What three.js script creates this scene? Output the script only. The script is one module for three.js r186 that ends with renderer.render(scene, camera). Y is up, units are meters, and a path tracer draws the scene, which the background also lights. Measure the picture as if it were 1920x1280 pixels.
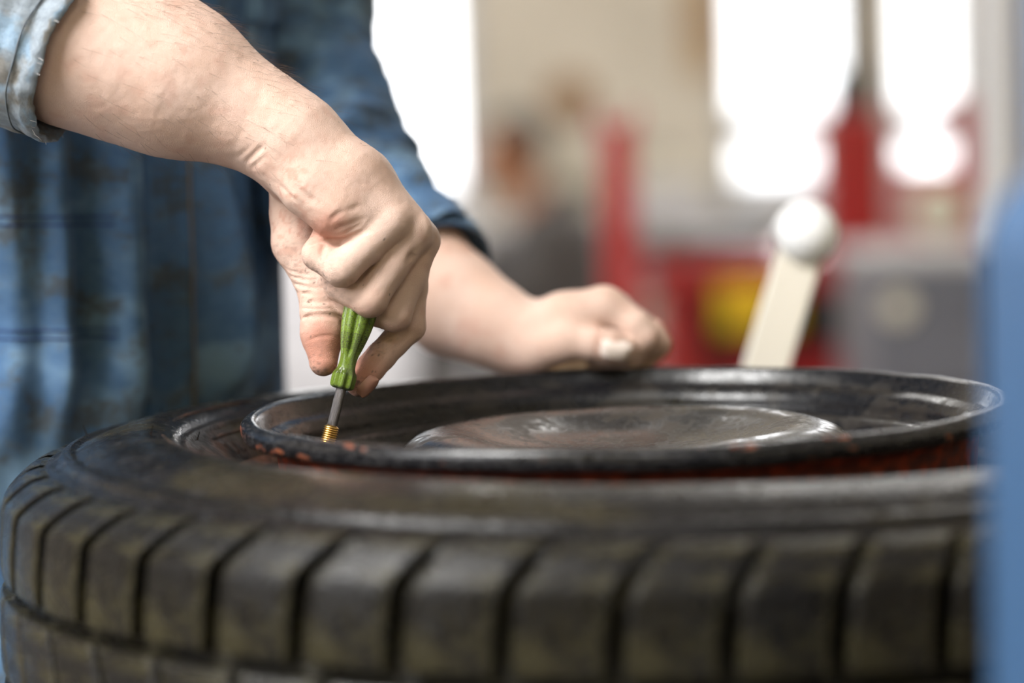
import * as THREE from 'three';
import { mergeGeometries, mergeVertices, toCreasedNormals } from 'three/addons/utils/BufferGeometryUtils.js';
import { RoundedBoxGeometry } from 'three/addons/geometries/RoundedBoxGeometry.js';
import { RectAreaLightUniformsLib } from 'three/addons/lights/RectAreaLightUniformsLib.js';

// ---------------------------------------------------------------- camera, sky, lights, exposure
const FPX = 4800, PITCH = 0.0790, ROLL = 0.033, EYE = new THREE.Vector3(0, 0.98, 0), FOCUS = 1.29;
const scene = new THREE.Scene();
const camera = new THREE.PerspectiveCamera(2 * Math.atan(640 / FPX) * 180 / Math.PI, 1.5, 0.05, 120);
const fwd = new THREE.Vector3(0, -Math.sin(PITCH), -Math.cos(PITCH));
const up0 = new THREE.Vector3(0, Math.cos(PITCH), -Math.sin(PITCH)), right0 = new THREE.Vector3(1, 0, 0);
const camUp = up0.clone().multiplyScalar(Math.cos(ROLL)).addScaledVector(right0, Math.sin(ROLL));
const camRight = right0.clone().multiplyScalar(Math.cos(ROLL)).addScaledVector(up0, -Math.sin(ROLL));
camera.position.copy(EYE);
camera.up.copy(camUp);
camera.lookAt(EYE.clone().add(fwd));
camera.focus = FOCUS;
camera.userData.fStop = camera.getFocalLength() / 35;      // a 35 mm wide entrance pupil
const renderer = new THREE.WebGLRenderer({ antialias: true });
renderer.toneMapping = THREE.LinearToneMapping;
renderer.toneMappingExposure = 1.35;
renderer.shadowMap.enabled = true;
const SKY = new THREE.Color().setRGB(3.2, 3.25, 3.3);
scene.background = SKY.clone();
RectAreaLightUniformsLib.init();
function daylight(name, w, h, at, to, k = 1) {             // the sky seen through one opening
  const l = new THREE.RectAreaLight(new THREE.Color().setRGB(1, 1.0, 1.02), 3.2 * k, w, h);
  l.name = name; l.position.set(...at); l.lookAt(...to); scene.add(l); return l;
}
daylight('side_window_daylight', 2.6, 2.0, [-2.88, 2.35, 1.0], [0, 2.35, 1.0]);
daylight('rear_window_daylight', 0.5, 1.6, [1.0, 1.75, -8.9], [1.0, 1.75, 0]);
daylight('rear_window_daylight', 0.6, 1.6, [1.75, 1.75, -8.9], [1.75, 1.75, 0]);
const KEY = { at: [-1.08, 2.46, -0.36], to: [-0.1, 0.9, -1.35], w: 0.9, h: 0.7, k: 30 };   // the lamp panel hung over the working place

// ---------------------------------------------------------------- helpers
const V = (x, y, z) => new THREE.Vector3(x, y, z);
// a point of the place, from the direction it is seen in and its depth in metres
const P = (px, py, d) => EYE.clone().addScaledVector(fwd, d).addScaledVector(camRight, (px - 960) / FPX * d).addScaledVector(camUp, (640 - py) / FPX * d);
let seed = 7;
const rnd = () => { seed = (seed * 1664525 + 1013904223) >>> 0; return seed / 4294967296; };
const hash = (x, y, z) => { let h = Math.imul(x, 374761393) ^ Math.imul(y, 668265263) ^ Math.imul(z, 1274126177); h = Math.imul(h ^ (h >>> 13), 1274126177); return ((h ^ (h >>> 16)) >>> 0) / 4294967296; };
function noise(x, y, z) {
  const X = Math.floor(x), Y = Math.floor(y), Z = Math.floor(z); x -= X; y -= Y; z -= Z;
  const s = x * x * (3 - 2 * x), t = y * y * (3 - 2 * y), u = z * z * (3 - 2 * z), L = (a, b, k) => a + (b - a) * k;
  return L(L(L(hash(X, Y, Z), hash(X + 1, Y, Z), s), L(hash(X, Y + 1, Z), hash(X + 1, Y + 1, Z), s), t),
    L(L(hash(X, Y, Z + 1), hash(X + 1, Y, Z + 1), s), L(hash(X, Y + 1, Z + 1), hash(X + 1, Y + 1, Z + 1), s), t), u) * 2 - 1;
}
const fbm = (x, y, z, n = 4) => { let a = 0.5, s = 0; for (let i = 0; i < n; i++) { s += a * noise(x, y, z); x = x * 2.03 + 11.3; y = y * 2.03 + 5.1; z = z * 2.03 + 3.7; a *= 0.5; } return s; };
const clamp = THREE.MathUtils.clamp, lerp = THREE.MathUtils.lerp, sstep = (a, b, x) => THREE.MathUtils.smoothstep(x, a, b);
const mix3 = (a, b, t) => [lerp(a[0], b[0], t), lerp(a[1], b[1], t), lerp(a[2], b[2], t)];
const taken = {};
function numbered(n) { const k = taken[n] = (taken[n] ?? -1) + 1; return k ? n + '_' + String(k).padStart(3, '0') : n; }
function tag(o, label, category, group) { o.userData.label = label; o.userData.category = category; if (group) o.userData.group = group; return o; }
function thing(name, label, category, pos = [0, 0, 0], turn = 0, group) {
  const o = new THREE.Group(); o.name = numbered(name); o.position.set(...pos); o.rotation.y = turn; scene.add(o);
  return tag(o, label, category, group);
}
function mesh(name, geo, mat, parent) {
  const m = new THREE.Mesh(geo, mat); m.name = name; m.castShadow = m.receiveShadow = true; parent.add(m); return m;
}
function struct(name, geo, mat) { const m = mesh(name, geo, mat, scene); m.userData.kind = 'structure'; return m; }
const box = (w, h, d, x = 0, y = 0, z = 0, r = 0.004) => { const g = new RoundedBoxGeometry(w, h, d, 2, Math.min(r, w / 2.1, h / 2.1, d / 2.1)); g.translate(x, y, z); return g; };
const cyl = (r0, r1, h, x = 0, y = 0, z = 0, n = 32) => { const g = new THREE.CylinderGeometry(r0, r1, h, n); g.translate(x, y, z); return g; };
const lathe = (pts, n = 64) => new THREE.LatheGeometry(pts.map(([r, y]) => new THREE.Vector2(r, y)), n);
const spline = (pts, n, closed = false) => new THREE.CatmullRomCurve3(pts.map((p) => p.isVector3 ? p : V(...p)), closed, 'centripetal').getPoints(n);
function merged(list) { return mergeGeometries(list.map((g) => { const k = g.index ? g.toNonIndexed() : g; for (const a of Object.keys(k.attributes)) if (!['position', 'normal', 'uv'].includes(a)) k.deleteAttribute(a); return k; })); }
function texture(w, h, fn, srgb = true) {                  // fn(u, v) -> [r, g, b] in 0..1
  const d = new Uint8Array(w * h * 4);
  for (let y = 0; y < h; y++) for (let x = 0; x < w; x++) { const c = fn(x / w, y / h), o = (y * w + x) * 4; for (let k = 0; k < 3; k++) d[o + k] = clamp(c[k] * 255, 0, 255); d[o + 3] = 255; }
  const t = new THREE.DataTexture(d, w, h); t.wrapS = t.wrapT = THREE.RepeatWrapping; t.magFilter = THREE.LinearFilter; t.minFilter = THREE.LinearMipmapLinearFilter;
  if (srgb) t.colorSpace = THREE.SRGBColorSpace; t.needsUpdate = true; return t;
}
// noise that repeats over u, v in 0..1
const TAU = Math.PI * 2;
const ways = [...Array(64).keys()].map((i) => [Math.cos(i / 64 * TAU), Math.sin(i / 64 * TAU)]).flat();
function slope(i, j, z, dx, dy) { let h = Math.imul(i, 374761393) ^ Math.imul(j, 668265263) ^ Math.imul(z, 1274126177); h = Math.imul(h ^ (h >>> 13), 1274126177); h = ((h ^ (h >>> 16)) & 63) * 2; return ways[h] * dx + ways[h + 1] * dy; }
function tile(u, v, f, s = 0, n = 4, k = 1) {               // f cells up, f * k across
  let a = 0.45, sum = 0, fu = Math.round(f * k), fv = f;
  for (let o = 0; o < n; o++) {
    const x = u * fu, y = v * fv, X = Math.floor(x), Y = Math.floor(y), p = x - X, q = y - Y, e = p * p * (3 - 2 * p), g = q * q * (3 - 2 * q), z = s * 7 + o, X0 = X % fu, X1 = (X + 1) % fu, Y0 = Y % fv, Y1 = (Y + 1) % fv;
    const t = slope(X0, Y0, z, p, q) * (1 - e) + slope(X1, Y0, z, p - 1, q) * e, b = slope(X0, Y1, z, p, q - 1) * (1 - e) + slope(X1, Y1, z, p - 1, q - 1) * e;
    sum += a * (t * (1 - g) + b * g) * 1.7; a *= 0.5; fu *= 2; fv *= 2;
  }
  return sum;
}
const rep = (t, x, y) => { const k = t.clone(); k.repeat.set(x, y); k.needsUpdate = true; return k; };
const lin = (r, g, b) => new THREE.Color().setRGB(r, g, b);
const std = (o) => new THREE.MeshStandardMaterial(o), phys = (o) => new THREE.MeshPhysicalMaterial(o);

// ---- distance fields: tapered capsules joined smoothly, meshed on a grid
function capsule(a, b, ra, rb) {
  const bx = b.x - a.x, by = b.y - a.y, bz = b.z - a.z, l2 = bx * bx + by * by + bz * bz || 1e-9;
  return (x, y, z) => {
    const px = x - a.x, py = y - a.y, pz = z - a.z; let t = (px * bx + py * by + pz * bz) / l2; t = t < 0 ? 0 : t > 1 ? 1 : t;
    const dx = px - bx * t, dy = py - by * t, dz = pz - bz * t; return Math.sqrt(dx * dx + dy * dy + dz * dz) - (ra + (rb - ra) * t);
  };
}
function ellipsoid(c, rx, ry, rz) { return (x, y, z) => { const a = (x - c.x) / rx, b = (y - c.y) / ry, d = (z - c.z) / rz, k = Math.sqrt(a * a + b * b + d * d); return (k - 1) * Math.min(rx, ry, rz); }; }
const smin = (a, b, k) => { const h = Math.max(k - Math.abs(a - b), 0) / k; return Math.min(a, b) - h * h * k * 0.25; };
const chain = (pts, k) => { const c = []; for (let i = 0; i + 1 < pts.length; i++) c.push(capsule(pts[i][0], pts[i + 1][0], pts[i][1], pts[i + 1][1])); return (x, y, z) => { let d = c[0](x, y, z); for (let i = 1; i < c.length; i++) d = smin(d, c[i](x, y, z), k); return d; }; };
function meshField(f, lo, hi, h) {
  const B = 4, n = [0, 1, 2].map((k) => Math.ceil((hi.getComponent(k) - lo.getComponent(k)) / h / B) * B), [NX, NY, NZ] = n;
  const val = new Float32Array(NX * NY * NZ), at = (i, j, k) => (k * NY + j) * NX + i, far = h * B * 0.87 * 1.5;
  for (let K = 0; K < NZ; K += B) for (let J = 0; J < NY; J += B) for (let I = 0; I < NX; I += B) {
    const c = f(lo.x + (I + 1.5) * h, lo.y + (J + 1.5) * h, lo.z + (K + 1.5) * h), skip = Math.abs(c) > far;
    for (let k = K; k < K + B; k++) for (let j = J; j < J + B; j++) for (let i = I; i < I + B; i++) val[at(i, j, k)] = skip ? c : f(lo.x + i * h, lo.y + j * h, lo.z + k * h);
  }
  const id = new Map(), pos = [], idx = [];
  const E = [[0, 1], [2, 3], [4, 5], [6, 7], [0, 2], [1, 3], [4, 6], [5, 7], [0, 4], [1, 5], [2, 6], [3, 7]], cv = new Float32Array(8);
  for (let k = 0; k < NZ - 1; k++) for (let j = 0; j < NY - 1; j++) for (let i = 0; i < NX - 1; i++) {
    let m = 0; for (let c = 0; c < 8; c++) { cv[c] = val[at(i + (c & 1), j + ((c >> 1) & 1), k + (c >> 2))]; if (cv[c] < 0) m |= 1 << c; }
    if (m === 0 || m === 255) continue;
    let x = 0, y = 0, z = 0, s = 0;
    for (const [a, b] of E) if (((m >> a) & 1) !== ((m >> b) & 1)) { const t = cv[a] / (cv[a] - cv[b]); x += (a & 1) + ((b & 1) - (a & 1)) * t; y += ((a >> 1) & 1) + (((b >> 1) & 1) - ((a >> 1) & 1)) * t; z += (a >> 2) + ((b >> 2) - (a >> 2)) * t; s++; }
    id.set(at(i, j, k), pos.length / 3); pos.push(lo.x + (i + x / s) * h, lo.y + (j + y / s) * h, lo.z + (k + z / s) * h);
  }
  const quad = (a, b, c, d, flip) => { a = id.get(a); b = id.get(b); c = id.get(c); d = id.get(d); if (a === undefined || b === undefined || c === undefined || d === undefined) return; flip ? idx.push(a, c, b, a, d, c) : idx.push(a, b, c, a, c, d); };
  for (let k = 1; k < NZ - 1; k++) for (let j = 1; j < NY - 1; j++) for (let i = 1; i < NX - 1; i++) {
    const v = val[at(i, j, k)] < 0;
    if (v !== val[at(i + 1, j, k)] < 0) quad(at(i, j - 1, k - 1), at(i, j, k - 1), at(i, j, k), at(i, j - 1, k), !v);
    if (v !== val[at(i, j + 1, k)] < 0) quad(at(i - 1, j, k - 1), at(i - 1, j, k), at(i, j, k), at(i, j, k - 1), !v);
    if (v !== val[at(i, j, k + 1)] < 0) quad(at(i - 1, j - 1, k), at(i, j - 1, k), at(i, j, k), at(i - 1, j, k), !v);
  }
  const nor = new Float32Array(pos.length), e = h * 0.6;
  for (let p = 0; p < pos.length; p += 3) {
    let gx, gy, gz;
    for (let r = 0; r < 2; r++) {
      const [x, y, z] = [pos[p], pos[p + 1], pos[p + 2]];
      gx = f(x + e, y, z) - f(x - e, y, z); gy = f(x, y + e, z) - f(x, y - e, z); gz = f(x, y, z + e) - f(x, y, z - e);
      const l = Math.hypot(gx, gy, gz) || 1; gx /= l; gy /= l; gz /= l;
      if (!r) { const d = clamp(f(x, y, z), -h, h) * 0.9; pos[p] -= gx * d; pos[p + 1] -= gy * d; pos[p + 2] -= gz * d; }
    }
    nor[p] = gx; nor[p + 1] = gy; nor[p + 2] = gz;
  }
  const g = new THREE.BufferGeometry();
  g.setAttribute('position', new THREE.Float32BufferAttribute(pos, 3)); g.setAttribute('normal', new THREE.Float32BufferAttribute(nor, 3)); g.setIndex(idx);
  return g;
}
// uv in metres, from the plane each triangle faces most; col(x, y, z, n) gives a colour per vertex
function boxUV(g, col) {
  const p = g.attributes.position.array, nn = g.attributes.normal.array, ix = g.index.array, key = new Map(), P2 = [], N2 = [], U2 = [], C2 = [], I2 = [];
  for (let t = 0; t < ix.length; t += 3) {
    let a = 0, b = 0, c = 0; for (let k = 0; k < 3; k++) { a += nn[ix[t + k] * 3]; b += nn[ix[t + k] * 3 + 1]; c += nn[ix[t + k] * 3 + 2]; }
    a = Math.abs(a); b = Math.abs(b); c = Math.abs(c); const ax = a > b && a > c ? 0 : b > c ? 1 : 2;
    for (let k = 0; k < 3; k++) {
      const v = ix[t + k], q = v * 3 + ax; let o = key.get(q);
      if (o === undefined) {
        o = P2.length / 3; key.set(q, o); const x = p[v * 3], y = p[v * 3 + 1], z = p[v * 3 + 2], n = [nn[v * 3], nn[v * 3 + 1], nn[v * 3 + 2]];
        P2.push(x, y, z); N2.push(...n); U2.push(ax === 0 ? z : x, ax === 1 ? z : y); if (col) C2.push(...col(x, y, z, n));
      }
      I2.push(o);
    }
  }
  const r = new THREE.BufferGeometry();
  r.setAttribute('position', new THREE.Float32BufferAttribute(P2, 3)); r.setAttribute('normal', new THREE.Float32BufferAttribute(N2, 3)); r.setAttribute('uv', new THREE.Float32BufferAttribute(U2, 2));
  if (col) r.setAttribute('color', new THREE.Float32BufferAttribute(C2, 3)); r.setIndex(I2); return r;
}
// a grid of points made into a smooth sheet; fn(i/nu, j/nv) -> Vector3, uv(i/nu, j/nv) -> [u, v]
function sheet(nu, nv, fn, uv, thick = 0) {
  const pos = [], tex = [], idx = [];
  for (let j = 0; j <= nv; j++) for (let i = 0; i <= nu; i++) { const q = fn(i / nu, j / nv); pos.push(q.x, q.y, q.z); tex.push(...(uv ? uv(i / nu, j / nv) : [i / nu, j / nv])); }
  for (let j = 0; j < nv; j++) for (let i = 0; i < nu; i++) { const a = j * (nu + 1) + i, b = a + 1, c = a + nu + 1, d = c + 1; idx.push(a, b, d, a, d, c); }
  const g = new THREE.BufferGeometry(); g.setAttribute('position', new THREE.Float32BufferAttribute(pos, 3)); g.setAttribute('uv', new THREE.Float32BufferAttribute(tex, 2)); g.setIndex(idx); g.computeVertexNormals();
  // seams of closed tubes: average the normals of first and last column
  const n = g.attributes.normal, p = g.attributes.position;
  for (let j = 0; j <= nv; j++) { const a = j * (nu + 1), b = a + nu; if (Math.hypot(p.getX(a) - p.getX(b), p.getY(a) - p.getY(b), p.getZ(a) - p.getZ(b)) < 1e-5) { const s = V(n.getX(a) + n.getX(b), n.getY(a) + n.getY(b), n.getZ(a) + n.getZ(b)).normalize(); n.setXYZ(a, s.x, s.y, s.z); n.setXYZ(b, s.x, s.y, s.z); } }
  return g;
}

// ---------------------------------------------------------------- the garage
const onZ = (px, py, z) => { const a = P(px, py, 1).sub(EYE); return EYE.clone().addScaledVector(a, z / a.z); };
const onY = (px, py, y) => { const a = P(px, py, 1).sub(EYE); return EYE.clone().addScaledVector(a, (y - EYE.y) / a.y); };
const concreteMap = texture(512, 512, (u, v) => { const n = tile(u, v, 6, 2) * 0.16 + tile(u, v, 40, 9) * 0.08, s = sstep(0.12, 0.3, tile(u, v, 9, 21)) * 0.16; return [0.56 + n - s, 0.545 + n - s, 0.53 + n - s]; });
const plasterMap = texture(512, 512, (u, v) => { const n = tile(u, v, 5, 4) * 0.07 + tile(u, v, 50, 3) * 0.03, s = sstep(0.2, 0.4, tile(u, v, 4, 31)) * 0.07; return [0.87 + n - s, 0.835 + n - s, 0.775 + n - s * 1.2]; });
const plasterBump = texture(256, 256, (u, v) => { const n = 0.5 + tile(u, v, 40, 5) * 0.5; return [n, n, n]; }, false);
const M = {
  floor: std({ map: rep(concreteMap, 0.4, 0.4), roughness: 0.55 }),
  yard: std({ map: rep(concreteMap, 0.2, 0.2), color: lin(0.56, 0.53, 0.54), roughness: 0.9 }),
  wall: std({ map: rep(plasterMap, 0.5, 0.5), bumpMap: rep(plasterBump, 2, 2), bumpScale: 0.002, roughness: 0.85 }),
  ceiling: std({ color: lin(0.62, 0.6, 0.55), roughness: 0.9 }),
  olive: std({ map: rep(plasterMap, 0.5, 0.5), color: lin(0.80, 0.74, 0.36), roughness: 0.85 }),
  frame: std({ color: lin(0.62, 0.63, 0.66), roughness: 0.5 }),
  glass: phys({ color: 0xffffff, transmission: 1, thickness: 0, roughness: 0.02 }),
  red: phys({ color: lin(0.46, 0.018, 0.02), roughness: 0.38, clearcoat: 0.5, clearcoatRoughness: 0.2 }),
  darkSteel: std({ color: lin(0.035, 0.03, 0.03), roughness: 0.4, metalness: 0.4 }),
  steel: std({ color: lin(0.55, 0.54, 0.53), roughness: 0.35, metalness: 1 }),
  greyPaint: std({ color: lin(0.16, 0.165, 0.2), roughness: 0.5 }),
  paleGrey: std({ color: lin(0.6, 0.59, 0.6), roughness: 0.6 }),
  bluePaint: std({ color: lin(0.03, 0.085, 0.185), roughness: 0.6 }),
  yellow: std({ color: lin(0.95, 0.62, 0.01), roughness: 0.5 }),
  cream: std({ color: lin(0.85, 0.8, 0.66), roughness: 0.5 }),
  wood: std({ color: lin(0.36, 0.2, 0.09), roughness: 0.6 }),
  tan: std({ color: lin(0.52, 0.36, 0.2), roughness: 0.7 }),
  rubberMat: std({ color: lin(0.02, 0.02, 0.02), roughness: 0.6 }),
};
const ROOM = { x0: -3, x1: 4.2, z0: -9, z1: 3.2, h: 4.0, t: 0.25 };
const planeUV = (g) => { const p = g.attributes.position, n = g.attributes.normal, u = g.attributes.uv; for (let i = 0; i < p.count; i++) { const a = Math.abs(n.getX(i)), b = Math.abs(n.getY(i)); u.setXY(i, a > 0.7 ? p.getZ(i) : p.getX(i), b > 0.7 ? p.getZ(i) : p.getY(i)); } return g; };
function wallWith(w, h, holes) {                            // a slab in x, y with holes [x0, y0, x1, y1], the given thickness behind it
  const s = new THREE.Shape([[0, 0], [w, 0], [w, h], [0, h]].map((p) => new THREE.Vector2(...p)));
  for (const [a, b, c, d] of holes) s.holes.push(new THREE.Path([[a, b], [a, d], [c, d], [c, b]].map((p) => new THREE.Vector2(...p))));
  return new THREE.ExtrudeGeometry(s, { depth: ROOM.t, bevelEnabled: false });
}
const W = ROOM.x1 - ROOM.x0, L = ROOM.z1 - ROOM.z0;
struct('floor', planeUV(new THREE.BoxGeometry(W + 0.5, 0.2, L + 0.5)), M.floor).position.set((ROOM.x0 + ROOM.x1) / 2, -0.1, (ROOM.z0 + ROOM.z1) / 2);
struct('ceiling', planeUV(new THREE.BoxGeometry(W + 0.5, 0.2, L + 0.5)), M.ceiling).position.set((ROOM.x0 + ROOM.x1) / 2, ROOM.h + 0.1, (ROOM.z0 + ROOM.z1) / 2);
const yard = struct('ground', planeUV(new THREE.BoxGeometry(60, 0.2, 50)), M.yard); yard.position.set(0, -0.12, ROOM.z0 - 0.3 - 25);
// rear wall: the open yard door and two windows
const doorR = onZ(884, 200, ROOM.z0).x, winA = [onZ(1354, 120, ROOM.z0).x, onZ(1610, 120, ROOM.z0).x], winB = [onZ(1668, 120, ROOM.z0).x, onZ(1824, 120, ROOM.z0).x];
const transomY = onZ(1480, 240, ROOM.z0).y, sillY = onZ(1480, 385, ROOM.z0).y, headY = 2.55;
const rearHoles = [[-2.05, 0.001, doorR, headY], [winA[0], sillY, winA[1], headY], [winB[0], sillY, winB[1], headY]];
const rear = struct('wall_back', planeUV(wallWith(W, ROOM.h, rearHoles.map(([a, b, c, d]) => [a - ROOM.x0, b, c - ROOM.x0, d]))), M.wall); rear.position.set(ROOM.x0, 0, ROOM.z0 - ROOM.t);
// the side wall with the tall window that gives the main light
const sideWin = [-0.4, 1.3, 2.4, 3.4];
const left = struct('wall_left', planeUV(wallWith(L, ROOM.h, [[ROOM.z1 - sideWin[2], sideWin[1], ROOM.z1 - sideWin[0], sideWin[3]]])), M.wall);
left.rotation.y = Math.PI / 2; left.position.set(ROOM.x0 - ROOM.t, 0, ROOM.z1);
struct('wall_right', planeUV(new THREE.BoxGeometry(ROOM.t, ROOM.h, L)), M.wall).position.set(ROOM.x1 + ROOM.t / 2, ROOM.h / 2, (ROOM.z0 + ROOM.z1) / 2);
const frontDoor = [0.2 - 0.9, 0.001, 0.2 + 0.2, 1.5];
const front = struct('wall_front', planeUV(wallWith(W, ROOM.h, [])), M.olive); front.position.set(ROOM.x0, 0, ROOM.z1);
function windowUnit(name, w, h, cols, rows, place) {        // frame, bars and one pane for each light
  const o = new THREE.Group(); o.name = name; o.userData.kind = 'structure'; scene.add(o); place(o);
  const f = 0.05, d = 0.07, ys = rows, xs = [...Array(cols + 1).keys()].map((i) => i / cols * w);
  mesh('window_frame', merged([box(f, h, d, f / 2, h / 2), box(f, h, d, w - f / 2, h / 2), box(w, f, d, w / 2, f / 2), box(w, f, d, w / 2, h - f / 2)]), M.frame, o);
  for (const x of xs.slice(1, -1)) mesh('glazing_bar', box(0.035, h - f, d * 0.8, x, h / 2), M.frame, o);
  for (const y of ys.slice(1, -1)) mesh('glazing_bar', box(w - f, 0.12, d * 0.8, w / 2, y), M.frame, o);
  for (let i = 0; i < cols; i++) for (let j = 0; j + 1 < ys.length; j++) mesh('pane', box(xs[i + 1] - xs[i] - 0.03, ys[j + 1] - ys[j] - 0.03, 0.005, (xs[i] + xs[i + 1]) / 2, (ys[j] + ys[j + 1]) / 2, 0, 0.001), M.glass, o);
  mesh('window_sill', box(w + 0.1, 0.04, 0.2, w / 2, -0.02, 0.08), M.frame, o);
  return o;
}
[winA, winB].forEach(([a, b], i) => windowUnit('window_' + (i + 1), b - a, headY - sillY, 1, [0, transomY - sillY, headY - sillY], (o) => o.position.set(a, sillY, ROOM.z0 - 0.12)));
windowUnit('window_3', sideWin[2] - sideWin[0], sideWin[3] - sideWin[1], 3, [0, 1.05, 2.1], (o) => { o.position.set(ROOM.x0 - 0.12, sideWin[1], sideWin[2]); o.rotation.y = Math.PI / 2; });
const doorTrim = struct('trim_1', merged([box(0.06, headY, 0.3, doorR - 0.03, headY / 2, 0), box(0.06, headY, 0.3, -2.02, headY / 2, 0), box(doorR + 2.05, 0.06, 0.3, (doorR - 2.05) / 2, headY - 0.03, 0)]), M.frame); doorTrim.position.z = ROOM.z0 - 0.12;

// ---------------------------------------------------------------- things far behind, along the rear of the garage
{ // the red tyre changer
  const z = -6, X = (px, py = 400) => onZ(px, py, z).x, Y = (px, py) => onZ(px, py, z).y;
  const x0 = X(1215), x1 = X(1640), top = Y(1400, 468), mid = (x0 + x1) / 2, w = x1 - x0;
  const o = thing('tyre_changer', 'red tyre changing machine with a yellow plate and a dark upright shaft', 'machine', [mid, 0, z]);
  mesh('base_cabinet', merged([box(w, 0.1, 0.7, 0, 0.09, -0.1), box(w, 0.02, 0.68, 0, 0.03, -0.1), box(w * 0.98, top - 0.32, 0.5, 0, 0.1 + (top - 0.32) / 2, -0.2)]), M.red, o);
  mesh('table_top', box(w + 0.04, 0.085, 0.74, 0, top - 0.043, -0.1, 0.02), M.red, o);
  for (const s of [-1, 1]) mesh('leg', box(0.085, top - 0.09, 0.1, s * (w / 2 - 0.045), (top - 0.09) / 2, 0.235, 0.01), M.red, o);
  mesh('recess_panel', box(w * 0.86, 0.14, 0.02, 0, top - 0.16, 0.06), M.darkSteel, o);
  mesh('plate_bracket', box(0.1, 0.05, 0.24, (X(1462) + X(1322)) / 2 - mid, Y(1385, 559), 0.17), M.red, o);
  mesh('name_plate', box(X(1462) - X(1322), Y(1385, 515) - Y(1385, 602), 0.02, (X(1462) + X(1322)) / 2 - mid, Y(1385, 559), 0.292), M.yellow, o).userData.label = 'bright yellow plate';
  const tt = mesh('turntable', lathe([[0, 0.0], [0.2, 0], [0.21, 0.012], [0.21, 0.03], [0.19, 0.04], [0.05, 0.04], [0, 0.04]], 40), M.darkSteel, o); tt.position.set(-0.16, top, -0.05);
  const cx0 = X(1570), cx1 = X(1702), cx = (cx0 + cx1) / 2 - mid, ctop = Y(1640, 205);
  mesh('column', box(cx1 - cx0, ctop - 0.1, 0.16, cx, 0.1 + (ctop - 0.1) / 2, -0.35, 0.015), M.red, o);
  mesh('shaft', cyl(0.033, 0.033, 1.2, X(1640) - mid, ctop + 0.45, -0.35, 6), M.darkSteel, o);
  mesh('shaft_collar', cyl(0.055, 0.06, 0.1, X(1640) - mid, ctop + 0.05, -0.35), M.darkSteel, o);
  mesh('swing_arm', merged([box(0.07, 0.07, 0.55, X(1640) - mid, ctop + 0.98, -0.1), cyl(0.025, 0.025, 0.5, X(1640) - mid, ctop + 0.75, 0.15)]), M.darkSteel, o);
}
{ // the red rack with a dial beside it
  const z = -5.4, X = (px) => onZ(px, 380, z).x, Y = (py) => onZ(1740, py, z).y, a = X(1690), b = X(1832), m = (a + b) / 2;
  const o = thing('inflator_cabinet', 'red upright inflator cabinet with a round cream dial', 'machine', [m, 0, z]);
  mesh('body', box(b - a, Y(312) - 0.03, 0.2, 0, 0.03 + (Y(312) - 0.03) / 2, 0, 0.012), M.red, o);
  mesh('post', box(0.05, Y(186) - Y(320), 0.05, (b - a) / 2 - 0.026, (Y(186) + Y(320)) / 2, 0), M.red, o);
  mesh('foot', box(b - a + 0.05, 0.03, 0.3, 0, 0.015, 0), M.darkSteel, o);
  const dial = mesh('dial', lathe([[0, 0.012], [0.042, 0.012], [0.05, 0.016], [0.056, 0.01], [0.056, -0.01], [0, -0.01]], 40), M.cream, o); dial.rotation.x = Math.PI / 2; dial.position.set(X(1742) - m, Y(392), 0.112); dial.userData.label = 'round cream dial';
  mesh('needle', box(0.003, 0.03, 0.002, 0, 0.014, 0), M.darkSteel, dial).rotation.x = Math.PI / 2;
  mesh('hook', box(0.06, 0.02, 0.03, (b - a) / 2 - 0.05, Y(200), 0), M.red, o);
}
{ // grey steel cabinet with a round lock
  const z = -4.6, X = (px) => onZ(px, 560, z).x, Y = (py) => onZ(1740, py, z).y, a = X(1636), b = X(1950), m = (a + b) / 2, h = Y(486);
  const o = thing('tool_cabinet', 'grey steel tool cabinet with a round pale lock plate', 'cabinet', [m, 0, z - 0.25]);
  mesh('body', box(b - a, h - 0.06, 0.5, 0, 0.06 + (h - 0.06) / 2, 0, 0.012), M.greyPaint, o);
  mesh('top_edge', box(b - a + 0.02, 0.02, 0.52, 0, h, 0), M.paleGrey, o);
  for (let i = 0; i < 3; i++) { const hh = (h - 0.12) / 3; const d = mesh('drawer', box(b - a - 0.03, hh - 0.015, 0.03, 0, 0.08 + hh * (i + 0.5), 0.255), M.greyPaint, o); mesh('handle', box((b - a) * 0.35, 0.015, 0.03, 0.04, 0.08 + hh * (i + 0.82), 0.285), M.greyPaint, d); }
  const k = mesh('lock_plate', lathe([[0, 0.012], [0.02, 0.012], [0.026, 0.006], [0.026, -0.01], [0, -0.01]], 32), M.cream, o); k.rotation.x = Math.PI / 2; k.position.set(X(1680) - m, Y(572), 0.282);
  for (const s of [-1, 1]) mesh('foot', box(0.06, 0.06, 0.4, s * (b - a) / 2.4, 0.03, 0), M.darkSteel, o);
}
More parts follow.
